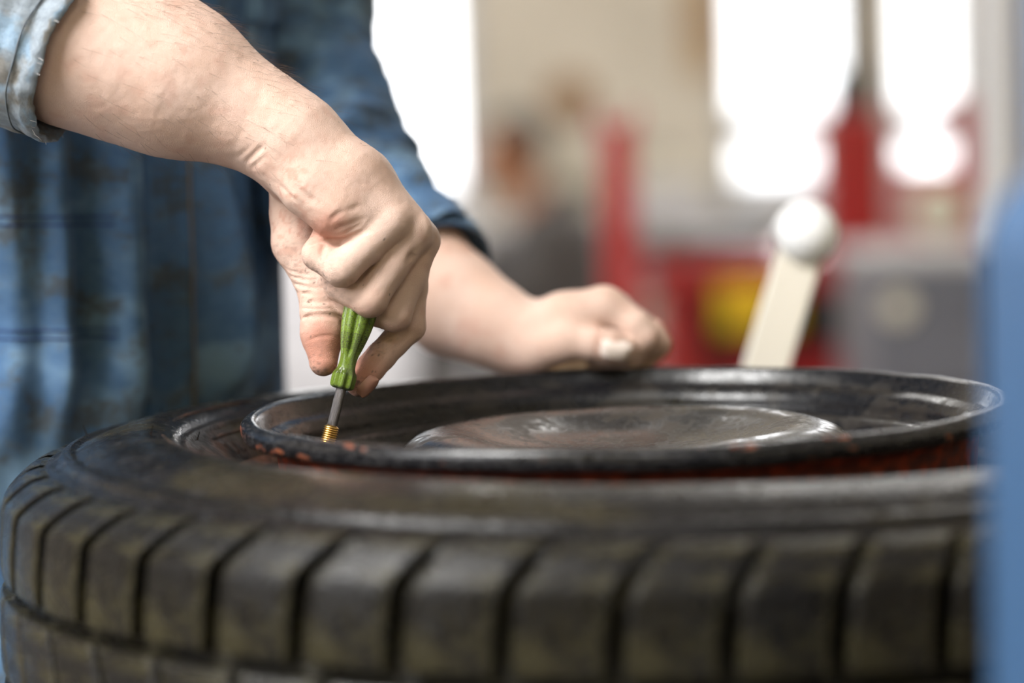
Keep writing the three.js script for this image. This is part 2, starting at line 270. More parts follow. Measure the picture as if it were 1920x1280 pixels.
{ // a red jack stand behind the left hand
  const z = -4.2, X = (px, py) => onZ(px, py, z).x, Y = (py) => onZ(1158, py, z).y, cx = X(1160, 400), h = Y(248);
  const o = thing('jack_stand', 'tall slim red stand behind the resting hand', 'stand', [cx, 0, z]);
  mesh('post', box(0.056, h - 0.02, 0.056, 0, 0.02 + (h - 0.02) / 2, 0, 0.006), M.red, o);
  mesh('sleeve', box(0.072, 0.22, 0.072, 0, h * 0.42, 0, 0.006), M.red, o);
  mesh('base_plate', cyl(0.18, 0.2, 0.025, 0, 0.0125, 0), M.red, o);
  for (let i = 0; i < 3; i++) { const b = mesh('brace', box(0.02, 0.3, 0.02), M.red, o); b.position.set(Math.sin(i * 2.1) * 0.09, 0.14, Math.cos(i * 2.1) * 0.09); b.rotation.set(-Math.cos(i * 2.1) * 0.5, 0, Math.sin(i * 2.1) * 0.5); }
  mesh('saddle', merged([box(0.07, 0.015, 0.05, 0, h + 0.007, 0), box(0.012, 0.03, 0.05, -0.03, h + 0.025, 0), box(0.012, 0.03, 0.05, 0.03, h + 0.025, 0)]), M.red, o);
}
{ // work bench with clutter along the rear wall
  const z = -8.3, h = onZ(1050, 415, z).y, x0 = onZ(880, 400, z).x, x1 = onZ(1345, 400, z).x, m = (x0 + x1) / 2;
  const o = thing('work_bench', 'grey work bench with a deep apron under the wall', 'bench', [m, 0, z]);
  mesh('bench_top', box(x1 - x0, 0.05, 0.6, 0, h - 0.025, 0), M.paleGrey, o);
  mesh('apron', box(x1 - x0 - 0.04, 0.18, 0.03, 0, h - 0.14, 0.26), M.greyPaint, o);
  for (const s of [-1, 1]) for (const t of [-1, 1]) mesh('leg', box(0.05, h - 0.05, 0.05, s * ((x1 - x0) / 2 - 0.05), (h - 0.05) / 2, t * 0.25), M.greyPaint, o);
  mesh('shelf', box(x1 - x0 - 0.06, 0.03, 0.5, 0, 0.2, 0), M.greyPaint, o);
  const vice = thing('bench_vice', 'dark iron vice bolted to the grey work bench', 'vice', [onZ(1060, 360, z).x, h, z + 0.12]);
  mesh('body', merged([box(0.1, 0.03, 0.12, 0, 0.015, 0), box(0.07, 0.07, 0.12, 0, 0.06, 0)]), M.darkSteel, vice);
  mesh('jaw', merged([box(0.11, 0.03, 0.02, 0, 0.105, -0.02), box(0.11, 0.03, 0.02, 0, 0.105, 0.03)]), M.darkSteel, vice);
  mesh('screw', new THREE.CylinderGeometry(0.012, 0.012, 0.16, 16).rotateX(Math.PI / 2).translate(0, 0.06, 0.12), M.steel, vice);
  mesh('handle', new THREE.CylinderGeometry(0.006, 0.006, 0.14, 12).rotateZ(1.2).translate(0, 0.06, 0.19), M.steel, vice);
  const tb = thing('tool_box', 'pale grey tool box lying on the work bench', 'box', [onZ(1240, 360, z).x, h, z]);
  mesh('body', box(0.3, 0.12, 0.18, 0, 0.06, 0, 0.01), M.paleGrey, tb); mesh('lid', box(0.305, 0.05, 0.185, 0, 0.146, 0, 0.012), M.cream, tb); mesh('handle', new THREE.TorusGeometry(0.05, 0.007, 8, 20, Math.PI).translate(0, 0.17, 0), M.darkSteel, tb);
}
{ // hung on the rear wall
  const a = onZ(1070, 188, ROOM.z0), o = thing('wall_clock', 'small round brown wooden clock hung on the beige wall', 'clock', [a.x, a.y - 0.085, ROOM.z0]);
  const c = mesh('case', lathe([[0, 0.03], [0.05, 0.03], [0.055, 0.035], [0.082, 0.03], [0.085, 0], [0, 0]], 40), M.wood, o); c.rotation.x = Math.PI / 2; c.position.y = 0.085;
  const f = mesh('face', new THREE.CylinderGeometry(0.05, 0.05, 0.004, 32), M.wood, o); f.rotation.x = Math.PI / 2; f.position.set(0, 0.085, 0.032);
  mesh('hand', merged([box(0.004, 0.03, 0.002, 0, 0.085, 0.036), box(0.025, 0.004, 0.002, 0.012, 0.07, 0.036)]), M.darkSteel, o);
  const x0 = onZ(1286, 60, ROOM.z0).x, x1 = onZ(1350, 60, ROOM.z0).x, y0 = onZ(1320, 140, ROOM.z0).y;
  const p = thing('board', 'tan wooden board fixed upright beside the window', 'board', [(x0 + x1) / 2, y0, ROOM.z0]);
  mesh('panel', box(x1 - x0, 1.2, 0.025, 0, 0.6, 0.0135), M.tan, p); mesh('batten', box(x1 - x0 + 0.01, 0.05, 0.02, 0, 0.2, 0.035), M.wood, p);
}
{ // pale bar leaning up behind the wheel
  const a = P(1425, 720, 1.72), b = P(1512, 432, 1.72), d = b.clone().sub(a).normalize(), foot = a.clone().addScaledVector(d, -a.y / d.y + 0.02);
  const o = thing('lever_bar', 'pale flat lever bar with a white ball knob behind the wheel', 'lever', foot.toArray());
  const len = b.distanceTo(foot), g = new THREE.ExtrudeGeometry((() => { const s = new THREE.Shape(); s.moveTo(-0.0135, 0); s.lineTo(0.0135, 0); s.lineTo(0.0135, len - 0.0135); s.absarc(0, len - 0.0135, 0.0135, 0, Math.PI); s.lineTo(-0.0135, 0); return s; })(), { depth: 0.006, bevelSize: 0.0015, bevelThickness: 0.0015, bevelSegments: 2 });
  const m = mesh('bar', g, std({ color: lin(0.8, 0.75, 0.66), roughness: 0.4 }), o); m.quaternion.setFromUnitVectors(V(0, 1, 0), d);
  mesh('knob', new THREE.SphereGeometry(0.0215, 32, 24).translate(0, len - 0.002, 0.003), phys({ color: lin(0.9, 0.91, 0.93), roughness: 0.2, clearcoat: 0.6 }), o).quaternion.copy(m.quaternion);
  const gr = mesh('grip', box(0.03, 0.14, 0.014, 0, 0.07, 0.003, 0.006), M.darkSteel, o); gr.quaternion.copy(m.quaternion);
}
{ // blue machine column close to the camera on the right, pale hose reel post behind it
  const z = -0.72, X = (px, py) => onZ(px, py, z + 0.07).x, Y = (py) => onZ(1900, py, z + 0.07).y;
  const a = X(2100, 900), b = X(2190, 200), o = thing('machine_column', 'blue painted steel column standing close beside the tyre', 'column', [b + 0.09, 0, z]);
  const prof = new THREE.Shape(); const l = a - b - 0.09, u = -0.09; prof.moveTo(l, 0.03); prof.lineTo(l, Y(520)); prof.bezierCurveTo(l, Y(430), u, Y(420), u, Y(330)); prof.lineTo(u, 1.9); prof.lineTo(-0.02, 1.9); prof.lineTo(-0.01, 0.03); prof.lineTo(l, 0.03);
  mesh('housing', new THREE.ExtrudeGeometry(prof, { depth: 0.12, bevelSize: 0.01, bevelThickness: 0.01, bevelSegments: 4, curveSegments: 16 }).translate(0, 0, -0.06), M.bluePaint, o);
  mesh('base_plate', box(0.22, 0.03, 0.26, -0.05, 0.015, 0), M.darkSteel, o);
  const z2 = -3.2, c = onZ(1872, 200, z2).x, q = thing('white_post', 'pale grey post standing behind the blue column', 'post', [c, 0, z2]);
  const y0 = onZ(1860, 470, z2).y;
  mesh('shaft', cyl(0.02, 0.028, 2.0, 0, y0 + 1.0, 0, 24), M.paleGrey, q); mesh('stem', cyl(0.02, 0.02, y0, 0, y0 / 2, 0, 20), M.darkSteel, q); mesh('base_plate', cyl(0.16, 0.17, 0.02, 0, 0.01, 0), M.darkSteel, q);
}

{ // lamp panel hung from the ceiling over the work place, left of the camera
  const o = thing('panel_lamp', 'white square lamp panel hung on two rods above the work place', 'lamp', KEY.at); o.lookAt(...KEY.to);
  mesh('housing', box(KEY.w + 0.06, KEY.h + 0.06, 0.05, 0, 0, -0.03), M.paleGrey, o);
  mesh('diffuser', box(KEY.w, KEY.h, 0.008, 0, 0, 0.0), std({ color: 0xffffff, emissive: lin(1, 0.99, 0.97), emissiveIntensity: 2 }), o);
  o.updateMatrixWorld(true);
  for (const s of [-1, 1]) { const a = o.worldToLocal(V(KEY.at[0] + s * 0.2, ROOM.h - 0.004, KEY.at[2])), b = V(s * 0.3, 0.2, -0.05); mesh('rod', new THREE.TubeGeometry(new THREE.LineCurve3(b, a), 1, 0.008, 10), M.steel, o); }
  const l = new THREE.RectAreaLight(lin(1, 0.99, 0.97), KEY.k, KEY.w, KEY.h); l.name = 'panel_lamp_light'; l.position.set(...KEY.at); l.lookAt(...KEY.to); l.translateZ(-0.012); scene.add(l);
}

for (const [x, z, w, k] of [[-0.9, -6.9, 'the yard door', 28], [1.4, -6.6, 'the red machine', 28], [0.6, 2.2, 'the olive wall', 24]]) { // strip lights under the ceiling
  const o = thing('strip_light', 'white twin tube strip light under the ceiling near ' + w, 'lamp', [x, ROOM.h - 0.12, z], 0, 'ceiling strip lights');
  mesh('housing', box(1.5, 0.06, 0.3, 0, 0.085, 0), M.paleGrey, o);
  for (const s of [-1, 1]) { const t = mesh('tube', new THREE.CylinderGeometry(0.016, 0.016, 1.4, 16).rotateZ(Math.PI / 2).translate(0, 0.035, s * 0.08), std({ color: 0xffffff, emissive: lin(1, 0.98, 0.94), emissiveIntensity: 3 }), o); }
  const l = new THREE.RectAreaLight(lin(1, 0.98, 0.95), k, 1.4, 0.25); l.name = 'strip_light_glow'; l.position.set(x, ROOM.h - 0.125, z); l.lookAt(x, 0, z); scene.add(l);
}

// ---------------------------------------------------------------- the wheel and its tyre
const hub = P(1171, 754, 1.3);                              // centre of the rim, level with its upper edge
const TH = 0.186;                                           // height of the lying tyre
{ // stand the wheel lies on
  const h = hub.y - TH - 0.019, o = thing('wheel_stand', 'dark round steel stand under the lying tyre', 'stand', [hub.x, 0, hub.z]);
  mesh('table', lathe([[0, h], [0.2, h], [0.215, h - 0.008], [0.215, h - 0.03], [0.2, h - 0.035], [0, h - 0.035]], 64), M.darkSteel, o);
  mesh('pillar', cyl(0.07, 0.08, h - 0.06, 0, (h - 0.06) / 2 + 0.025, 0), M.darkSteel, o);
  mesh('foot', lathe([[0, 0.03], [0.22, 0.025], [0.24, 0.012], [0.24, 0], [0, 0]], 48), M.darkSteel, o);
}
const rubberMap = texture(1024, 256, (u, v) => { // u round the tyre, v from bead (0) to shoulder (1): black rubber, brown rust dust near the bead, grey dust
  const d = sstep(-0.05, 0.45, tile(u, v, 10, 3, 4, 6)) * 0.05, rust = (1 - sstep(0.1, 0.42, v + tile(u, v, 12, 8, 4, 4) * 0.35)) * (0.6 + 0.5 * tile(u, v, 30, 5, 4, 4)), s = sstep(0.28, 0.42, tile(u, v, 60, 15, 4, 4)) * 0.1;
  const ol = sstep(0.0, 0.35, tile(u, v, 4, 33, 4, 6) + tile(u, v, 50, 34, 4, 4) * 0.4) * 0.5; return mix3([0.09 + d + rust * 0.27 + s, 0.085 + d + rust * 0.13 + s, 0.085 + d + rust * 0.06 + s], [0.23, 0.205, 0.13], ol);
});
const rubberRough = texture(1024, 256, (u, v) => { const r = clamp(0.27 + tile(u, v, 30, 12, 4, 4) * 0.2 + tile(u, v, 7, 2, 4, 4) * 0.14 + (1 - sstep(0.3, 0.5, v)) * 0.35, 0.18, 0.8); return [r, r, r]; }, false);
const rubberBump = texture(512, 512, (u, v) => { const n = 0.5 + tile(u, v, 60, 1) * 0.5 + tile(u, v, 14, 6) * 0.3; return [n, n, n]; }, false);
const rubber = phys({ specularIntensity: 0.4,  map: rubberMap, roughnessMap: rubberRough, roughness: 1, bumpMap: rep(rubberBump, 8, 1), bumpScale: 0.0006 });
const treadRubber = phys({ specularIntensity: 0.6,  map: rep(texture(256, 256, (u, v) => { const d = clamp(sstep(-0.25, 0.35, tile(u, v, 8, 3) + tile(u, v, 40, 14) * 0.5), 0, 1), f = tile(u, v, 30, 4) * 0.05; return mix3([0.085 + f, 0.08 + f, 0.078 + f], [0.28 + f, 0.26 + f, 0.16 + f], d * 0.6); }), 12, 12), roughnessMap: rep(texture(256, 256, (u, v) => { const r = clamp(0.27 + tile(u, v, 9, 7) * 0.3, 0.16, 0.7); return [r, r, r]; }, false), 10, 10), roughness: 1, bumpMap: rep(rubberBump, 16, 16), bumpScale: 0.0006 });
{
  const o = thing('tyre', 'worn black rubber car tyre lying flat around the steel rim', 'tyre', [hub.x, hub.y - TH - 0.009, hub.z]); o.rotation.z = -0.026; o.scale.set(1.022, 1, 1.022);
  const up = [[0.1785, -0.046], [0.180, -0.037], [0.186, -0.033], [0.1925, -0.032], [0.196, -0.0285], [0.199, -0.0285], [0.202, -0.024], [0.212, -0.0145], [0.219, -0.0095], [0.2215, -0.0065], [0.2245, -0.0062], [0.228, -0.0032], [0.235, -0.0006], [0.243, -0.0003], [0.255, -0.0025], [0.266, -0.0062], [0.274, -0.0096], [0.277, -0.0088], [0.2805, -0.0098], [0.283, -0.0132], [0.2885, -0.0155], [0.294, -0.021], [0.297, -0.028], [0.3005, -0.04]];
  const dense = spline(up.map(([r, y]) => [r, y, 0]), 110).map((p) => [p.x, p.y + TH]);
  const flip = (l) => l.map(([r, y]) => [r, TH - y]).reverse();
  const side = lathe(dense, 192); mesh('sidewall', side, rubber, o);
  mesh('sidewall', lathe(flip(dense.slice(0)), 128), rubber, o);
  const tb = [[0.3005, TH - 0.04], [0.3025, TH - 0.06], [0.3035, TH / 2], [0.3025, 0.06], [0.3005, 0.04]];
  mesh('tread_base', lathe(tb, 160), treadRubber, o);
  mesh('inner_liner', lathe([[0.1785, 0.046], [0.2, 0.025], [0.25, 0.012], [0.28, 0.025], [0.29, TH / 2], [0.28, TH - 0.025], [0.25, TH - 0.012], [0.2, TH - 0.025], [0.1785, TH - 0.046]].reverse(), 96), rubber, o);
  // one block of the shoulder row and one of the middle ribs; depth below the upper side, radius of the face
  const N = 45, pitch = TAU / N;
  function block(rows, gap, slant, under) {                 // rows: [radius, y] down the face; slant turns the block along its length
    const pts = spline(rows.map(([r, y]) => [r, y, 0]), 22), nu = 6, g = [], n = pts.length - 1, half = (pitch - gap) / 2;
    const at = (u, v, drop) => { const p = pts[Math.round(v * n)], e = Math.min(1, Math.min(u, 1 - u) * 9, Math.min(v, 1 - v) * 12), r = p.x - drop - (1 - e) * (1 - e) * 0.0012, a = (u - 0.5) * 2 * half + slant(v); return V(Math.sin(a) * r, p.y, Math.cos(a) * r); };
    const us = [0, 0.04, 0.1, 0.5, 0.9, 0.96, 1], U = (u) => us[Math.round(u * nu)];
    g.push(sheet(nu, n, (u, v) => at(U(u), v, 0), (u, v) => [u * 0.033, v * 0.05]));
    const side = (k) => sheet(1, n, (u, v) => at(k, v, (k ? u : 1 - u) * under), (u, v) => [u * 0.01, v * 0.05]);
    g.push(side(0), side(1));
    g.push(sheet(nu, 1, (u, v) => at(U(u), 0, (1 - v) * under), (u, v) => [u * 0.03, v * 0.01]), sheet(nu, 1, (u, v) => at(U(u), 1, v * under), (u, v) => [u * 0.03, v * 0.01]));
    const m = merged(g), p = m.attributes.position;         // turn the faces outwards
    const a = V(p.getX(0), p.getY(0), p.getZ(0)), b = V(p.getX(1), p.getY(1), p.getZ(1)), c = V(p.getX(2), p.getY(2), p.getZ(2));
    const out = b.sub(a).cross(c.sub(a)).dot(V(a.x, 0, a.z)); if (out < 0) { for (const k of ['position', 'normal', 'uv']) { const t = m.attributes[k], s = t.itemSize; for (let i = 0; i < t.count; i += 3) for (let q = 0; q < s; q++) { const x = t.array[(i + 1) * s + q]; t.array[(i + 1) * s + q] = t.array[(i + 2) * s + q]; t.array[(i + 2) * s + q] = x; } } const t = m.attributes.normal; for (let i = 0; i < t.array.length; i++) t.array[i] *= -1; }
    return m;
  }
  const sh = [[0.2925, TH - 0.0155], [0.2975, TH - 0.018], [0.3025, TH - 0.0222], [0.3065, TH - 0.0265], [0.3085, TH - 0.0295], [0.3095, TH - 0.034], [0.3105, TH - 0.05], [0.311, TH - 0.066]];
  const gapA = 0.0085 / 0.31, rib = [[0.311, TH - 0.074], [0.3115, TH / 2], [0.311, 0.074]];
  const geoTop = block(sh, gapA, (v) => 0.06 * Math.pow(1 - v, 2) - 0.006 * v, 0.010), geoRib = block(rib, 0.004 / 0.31, (v) => (v - 0.5) * 0.05, 0.008);
  const geoLow = block(sh.map(([r, y]) => [r, TH - y]), gapA, (v) => 0.03 * Math.pow(1 - v, 2), 0.010);
  for (let i = 0; i < N; i++) [[geoTop, 0], [geoRib, 0.4], [geoLow, 0.2]].forEach(([g, s]) => { mesh('tread_block', g, treadRubber, o).rotation.y = (i + s) * pitch; });
  // moulded ribs and lettering strokes low on the sidewall, and the thin vent spews
  const surf = (r) => { for (let i = 0; i + 1 < dense.length; i++) if (dense[i][0] <= r && dense[i + 1][0] >= r) return lerp(dense[i][1], dense[i + 1][1], (r - dense[i][0]) / (dense[i + 1][0] - dense[i][0] + 1e-9)); return TH; };
  const strokes = [], strip = (a0, a1, r0, r1, h) => strokes.push(sheet(10, 3, (u, v) => { const a = lerp(a0, a1, u), e = v === 0 || v === 1 || u === 0 || u === 1, r = lerp(r0, r1, [0, 0.12, 0.88, 1][Math.round(v * 3)]); return V(Math.sin(a) * r, surf(r) + (e ? -0.0005 : h), Math.cos(a) * r); }, (u, v) => [u * 0.1, 0.2 + v * 0.1]));
  for (let k = 0; k < 9; k++) { const a0 = k * TAU / 9 + 0.1; for (let j = 0; j < 5; j++) strip(a0 + j * 0.055, a0 + j * 0.055 + 0.035 * (0.6 + 0.4 * hash(k, j, 1)), 0.2045, 0.2085 + 0.004 * hash(k, j, 2), 0.0011); strip(a0, a0 + 0.3, 0.2145, 0.216, 0.0009); strip(a0 - 0.12, a0 + 0.36, 0.232, 0.2335, 0.0008); }
  const raised = mesh('moulded_ribs', merged(strokes), rubber, o); raised.material.side = THREE.DoubleSide;
  const spews = [[P(405, 858, 1.255), 0.0055, 0.3], [P(412, 856, 1.256), 0.006, 1.5], [P(384, 848, 1.262), 0.005, -0.3], [P(370, 812, 1.31), 0.005, 0.3], [P(168, 806, 1.34), 0.007, -0.3]];
  for (let k = 0; k < 16; k++) { const a = rnd() * TAU, r = 0.205 + rnd() * 0.08; spews.push([V(hub.x + Math.sin(a) * r, 0, hub.z + Math.cos(a) * r), 0.004 + rnd() * 0.003, (rnd() - 0.5) * 0.8]); }
  for (const [q, l, t] of spews) { const dx = q.x - hub.x, dz = q.z - hub.z, r = Math.min(Math.hypot(dx, dz), 0.29); const m = mesh('vent_spew', cyl(0.0002, 0.0005, l, 0, l / 2 - 0.0005, 0, 6), rubber, o); m.position.set(dx, surf(r), dz); m.rotation.z = -t; m.rotation.x = (hash(Math.floor(l * 1e6), 3, 1) - 0.5) * 0.6; }
}
// black painted steel with rust and grime: u round the wheel, v along the section (0 under the lip, 1 at the hub)
const rimPts = [[0.160, -0.075], [0.168, -0.062], [0.1735, -0.050], [0.1755, -0.034], [0.1765, -0.022], [0.178, -0.0155], [0.1815, -0.0122], [0.186, -0.0112], [0.1905, -0.0112], [0.1935, -0.0095], [0.1945, -0.0062], [0.1942, -0.003], [0.1925, -0.0006], [0.1895, 0], [0.187, -0.0012], [0.185, -0.005], [0.1825, -0.009], [0.1775, -0.012], [0.1745, -0.0165], [0.1735, -0.0215], [0.171, -0.0235], [0.167, -0.0235], [0.164, -0.0225], [0.161, -0.024], [0.158, -0.03], [0.155, -0.04], [0.150, -0.0455], [0.140, -0.046], [0.132, -0.0435], [0.125, -0.037], [0.119, -0.027], [0.114, -0.0205], [0.108, -0.0155], [0.100, -0.0128], [0.090, -0.0122], [0.081, -0.0135], [0.070, -0.0165], [0.058, -0.0195], [0.045, -0.0215], [0.03, -0.0228], [0.015, -0.0232], [0.0005, -0.0233]];
const sect = spline(rimPts.map(([r, y]) => [r, y, 0]), 220);
const arc = [0]; for (let i = 1; i < sect.length; i++) arc.push(arc[i - 1] + sect[i].distanceTo(sect[i - 1])); const arcL = arc[arc.length - 1];
const vAt = (k) => k / (rimPts.length - 1);                 // control point -> v
const rimRust = (u, v) => {
  const n = tile(u, v, 40, 11, 4, 3), m = tile(u, v, 12, 17, 4, 3), f = tile(u, v, 90, 2, 2, 3);
  const under = 1 - sstep(vAt(6), vAt(8), v + n * 0.02), lip = sstep(vAt(8), vAt(9.5), v) * (1 - sstep(vAt(12), vAt(14), v));
  const chips = lip * Math.max(sstep(0.38, 0.48, m + n * 0.6) * 0.8, sstep(0.745, 0.752, u + n * 0.01) * (1 - sstep(0.77, 0.80, u + n * 0.04)) * (1 - sstep(vAt(10.6), vAt(11.4), v + n * 0.02)) * sstep(-0.2, 0.05, f + n));
  return { under: under * (0.75 + 0.5 * n), chips, lip, grime: sstep(vAt(14), vAt(16), v) * sstep(-0.06, 0.3, m + n * 0.6), f, n };
};
const rimMap = texture(2048, 512, (u, v) => {
  const r = rimRust(u, v), k = clamp(r.under, 0, 1), c = clamp(r.chips, 0, 1), g = clamp(r.grime, 0, 1) * 0.75;
  let col = [0.10 + r.f * 0.05, 0.10 + r.f * 0.05, 0.11 + r.f * 0.05];
  const mixc = (a, b, t) => a.map((x, i) => lerp(x, b[i], t));
  col = mixc(col, [0.30 + r.n * 0.12, 0.24 + r.n * 0.1, 0.16 + r.n * 0.08], g * 0.3);
  col = mixc(col, [0.40, 0.39, 0.38], r.lip * clamp(sstep(-0.15, 0.35, r.n + r.f), 0, 1) * 0.28);
  col = mixc(col, [0.62 + r.n * 0.25, 0.30 + r.n * 0.14, 0.19], c * 0.75);
  return mixc(col, [0.55 + r.n * 0.3, 0.22 + r.n * 0.12, 0.13], k);
});
const rimRough = texture(1024, 256, (u, v) => { const r = rimRust(u, v), x = clamp(0.25 + r.under * 0.5 + r.chips * 0.4 + r.grime * 0.2 + r.f * 0.12, 0.12, 0.9); return [x, x, x]; }, false);
const rimBump = texture(1024, 256, (u, v) => { const r = rimRust(u, v), x = 0.55 - r.chips * 0.25 + r.grime * 0.12 * (0.5 + r.f) + r.n * 0.15 + r.f * 0.1; return [x, x, x]; }, false);
const rimPaint = phys({ map: rimMap, roughnessMap: rimRough, roughness: 1, specularIntensity: 0.75, bumpMap: rimBump, bumpScale: 0.0004, side: THREE.DoubleSide });
const brass = std({ color: lin(0.78, 0.5, 0.16), roughness: 0.28, metalness: 1 });
{
  const o = thing('steel_wheel', 'black painted steel wheel rim with rusty edge and worn dished centre', 'wheel', [hub.x, hub.y - 0.13, hub.z]);
  const cut = Math.round(220 * vAt(27));
  const ring = (i0, i1) => sheet(256, i1 - i0, (u, v) => { const p = sect[i0 + Math.round(v * (i1 - i0))], a = u * TAU, w = 1 + 0.0005 * noise(Math.sin(a) * p.x * 25, Math.cos(a) * p.x * 25, 1); return V(Math.sin(a) * p.x * w, p.y + 0.13 + 0.0006 * noise(Math.sin(a) * p.x * 37, 3, Math.cos(a) * p.x * 37), Math.cos(a) * p.x * w); }, (u, v) => [u, (i0 + v * (i1 - i0)) / 220]);
  mesh('rim', ring(0, cut), rimPaint, o);
  const dg = ring(cut, 220), dp = dg.attributes.position, du = dg.attributes.uv; for (let i = 0; i < dp.count; i++) du.setXY(i, dp.getX(i) * 3.4, dp.getZ(i) * 3.4);
  const wornA = (u, v) => clamp(sstep(0.0, 0.3, tile(u, v, 9, 51) + tile(u, v, 40, 52) * 0.5), 0, 1), wornB = (u, v) => tile(u, v, 90, 53);
  const dm = texture(1024, 1024, (u, v) => { const k = wornA(u, v), f = wornB(u, v) * 0.06; return mix3([0.10 + f, 0.10 + f, 0.11 + f], [0.20 + f, 0.155 + f, 0.10 + f], k * 0.6); }), dr = texture(512, 512, (u, v) => { const x = clamp(0.24 + wornA(u, v) * 0.22 + wornB(u, v) * 0.15, 0.14, 0.8); return [x, x, x]; }, false);
  mesh('wheel_disc', dg, phys({ map: dm, roughnessMap: dr, roughness: 1, specularIntensity: 0.55, side: THREE.DoubleSide }), o);
  mesh('barrel', lathe([[0.16, 0.055], [0.158, 0.04], [0.165, 0.02], [0.176, 0.01], [0.178, 0.0], [0.19, -0.005], [0.194, 0]].reverse().map(([r, y]) => [r, y - 0.0]), 96), rimPaint, o);
  // the valve, through the well of the rim
  const top = P(623, 797, 1.288), low = P(609, 850, 1.288), ax = top.clone().sub(low).normalize(), base = o.position;
  const q = new THREE.Quaternion().setFromUnitVectors(V(0, 1, 0), ax), valve = new THREE.Group(); valve.name = 'valve'; o.add(valve); valve.position.copy(top).sub(base); valve.quaternion.copy(q);
  const prof = [[0, 0], [0.0026, 0], [0.0028, -0.0003]]; for (let i = 0; i < 9; i++) { const y = -0.0006 - i * 0.0011; prof.push([0.0033, y], [0.0041, y - 0.0005], [0.0033, y - 0.001]); } prof.push([0.0034, -0.011]);
  mesh('brass_thread', lathe(prof, 32), brass, valve).userData.label = 'shiny brass thread';
  mesh('rubber_stem', lathe([[0.0034, -0.0105], [0.0052, -0.011], [0.0056, -0.016], [0.0065, -0.03], [0.0085, -0.038], [0.009, -0.045], [0.006, -0.048]], 32), treadRubber, valve);
}
{ // the green handled valve tool
  const tip = P(623, 797, 1.288), end = P(633, 728, 1.2905), ax = P(668, 615, 1.293).sub(tip).normalize();
  const o = thing('valve_tool', 'green handled valve core tool pressed onto the brass valve', 'tool', tip.toArray()); o.quaternion.setFromUnitVectors(V(0, 1, 0), ax);
  const s = end.distanceTo(tip);
  mesh('shaft', lathe([[0, -0.003], [0.0019, -0.003], [0.0022, -0.0005], [0.0026, 0.0005], [0.0026, s + 0.01], [0, s + 0.01]], 32), std({ color: lin(0.13, 0.12, 0.12), roughness: 0.34, metalness: 1, bumpMap: rep(rubberBump, 2, 1), bumpScale: 0.0003 }), o);
  // handle: collar, waist, then a fluted swelling grip
  const hp = [[0.0, 0.0034], [0.0004, 0.0046], [0.0012, 0.0054], [0.004, 0.0057], [0.0075, 0.0056], [0.0095, 0.0049], [0.013, 0.0043], [0.017, 0.0045], [0.022, 0.0058], [0.028, 0.0072], [0.036, 0.0084], [0.05, 0.009], [0.062, 0.0088], [0.068, 0.0075], [0.0705, 0.004], [0.071, 0.0]];
  const hs = spline(hp.map(([y, r]) => [r, y, 0]), 90);
  const g = sheet(72, 90, (u, v) => { const p = hs[Math.round(v * 90)], a = u * TAU, fl = sstep(0.0135, 0.023, p.y) * (1 - sstep(0.058, 0.066, p.y)), c = Math.pow(0.5 + 0.5 * Math.cos(a * 6 + 0.5), 3), oct = (1 - sstep(0.007, 0.011, p.y)) * 0.0006 * Math.cos(a * 8), r = p.x - fl * c * 0.0022 + oct; return V(Math.sin(a) * Math.max(r, 0), p.y + s, Math.cos(a) * Math.max(r, 0)); }, (u, v) => [u * 2, v * 4]);
  const gm = texture(512, 512, (u, v) => { const n = tile(u, v, 22, 5), d = sstep(0.1, 0.3, n + tile(u, v, 60, 9) * 0.5), e = sstep(0.06, 0.2, tile(u, v, 50, 13) - (v > 0.04 && v < 0.42 ? -0.12 : 0.1)); const k = clamp(d * 0.45 + e * 0.6, 0, 0.85); return [lerp(0.44 + n * 0.1, 0.1, k), lerp(0.55 + n * 0.1, 0.1, k), lerp(0.10, 0.05, k)]; });
  mesh('handle', g, phys({ map: gm, roughness: 0.3, clearcoat: 0.5, clearcoatRoughness: 0.2, bumpMap: rep(rubberBump, 2, 2), bumpScale: 0.0004, side: THREE.DoubleSide }), o).userData.label = 'greasy green fluted plastic handle';
}

// ---------------------------------------------------------------- the mechanic
const TC = V(-0.322, 0, -1.60), FD = V(0.707, 0, 0.707), SD = V(0.707, 0, -0.707);   // where he stands, the way he faces, towards his left
const mech = thing('person', 'person in rolled-sleeve blue coveralls bending over the wheel with the green tool', 'person', TC.toArray());
const mechAt = (g) => g.translate(-TC.x, -TC.y, -TC.z);
const skinBump = texture(512, 512, (u, v) => { const a = tile(u, v, 70, 3, 3), b = tile(u, v, 160, 8, 2), n = 0.5 + a * 0.6 + b * 0.5; return [n, n, n]; }, false);
const skin = phys({ vertexColors: true, roughness: 0.47, bumpMap: rep(skinBump, 40, 40), bumpScale: 0.00034, sheen: 0.15, sheenColor: lin(1, 0.75, 0.6), sheenRoughness: 0.5 });
const SK = [0.67, 0.445, 0.35], SKRED = [0.52, 0.21, 0.14], SKPALE = [0.73, 0.525, 0.44], GRIME = [0.07, 0.045, 0.035];

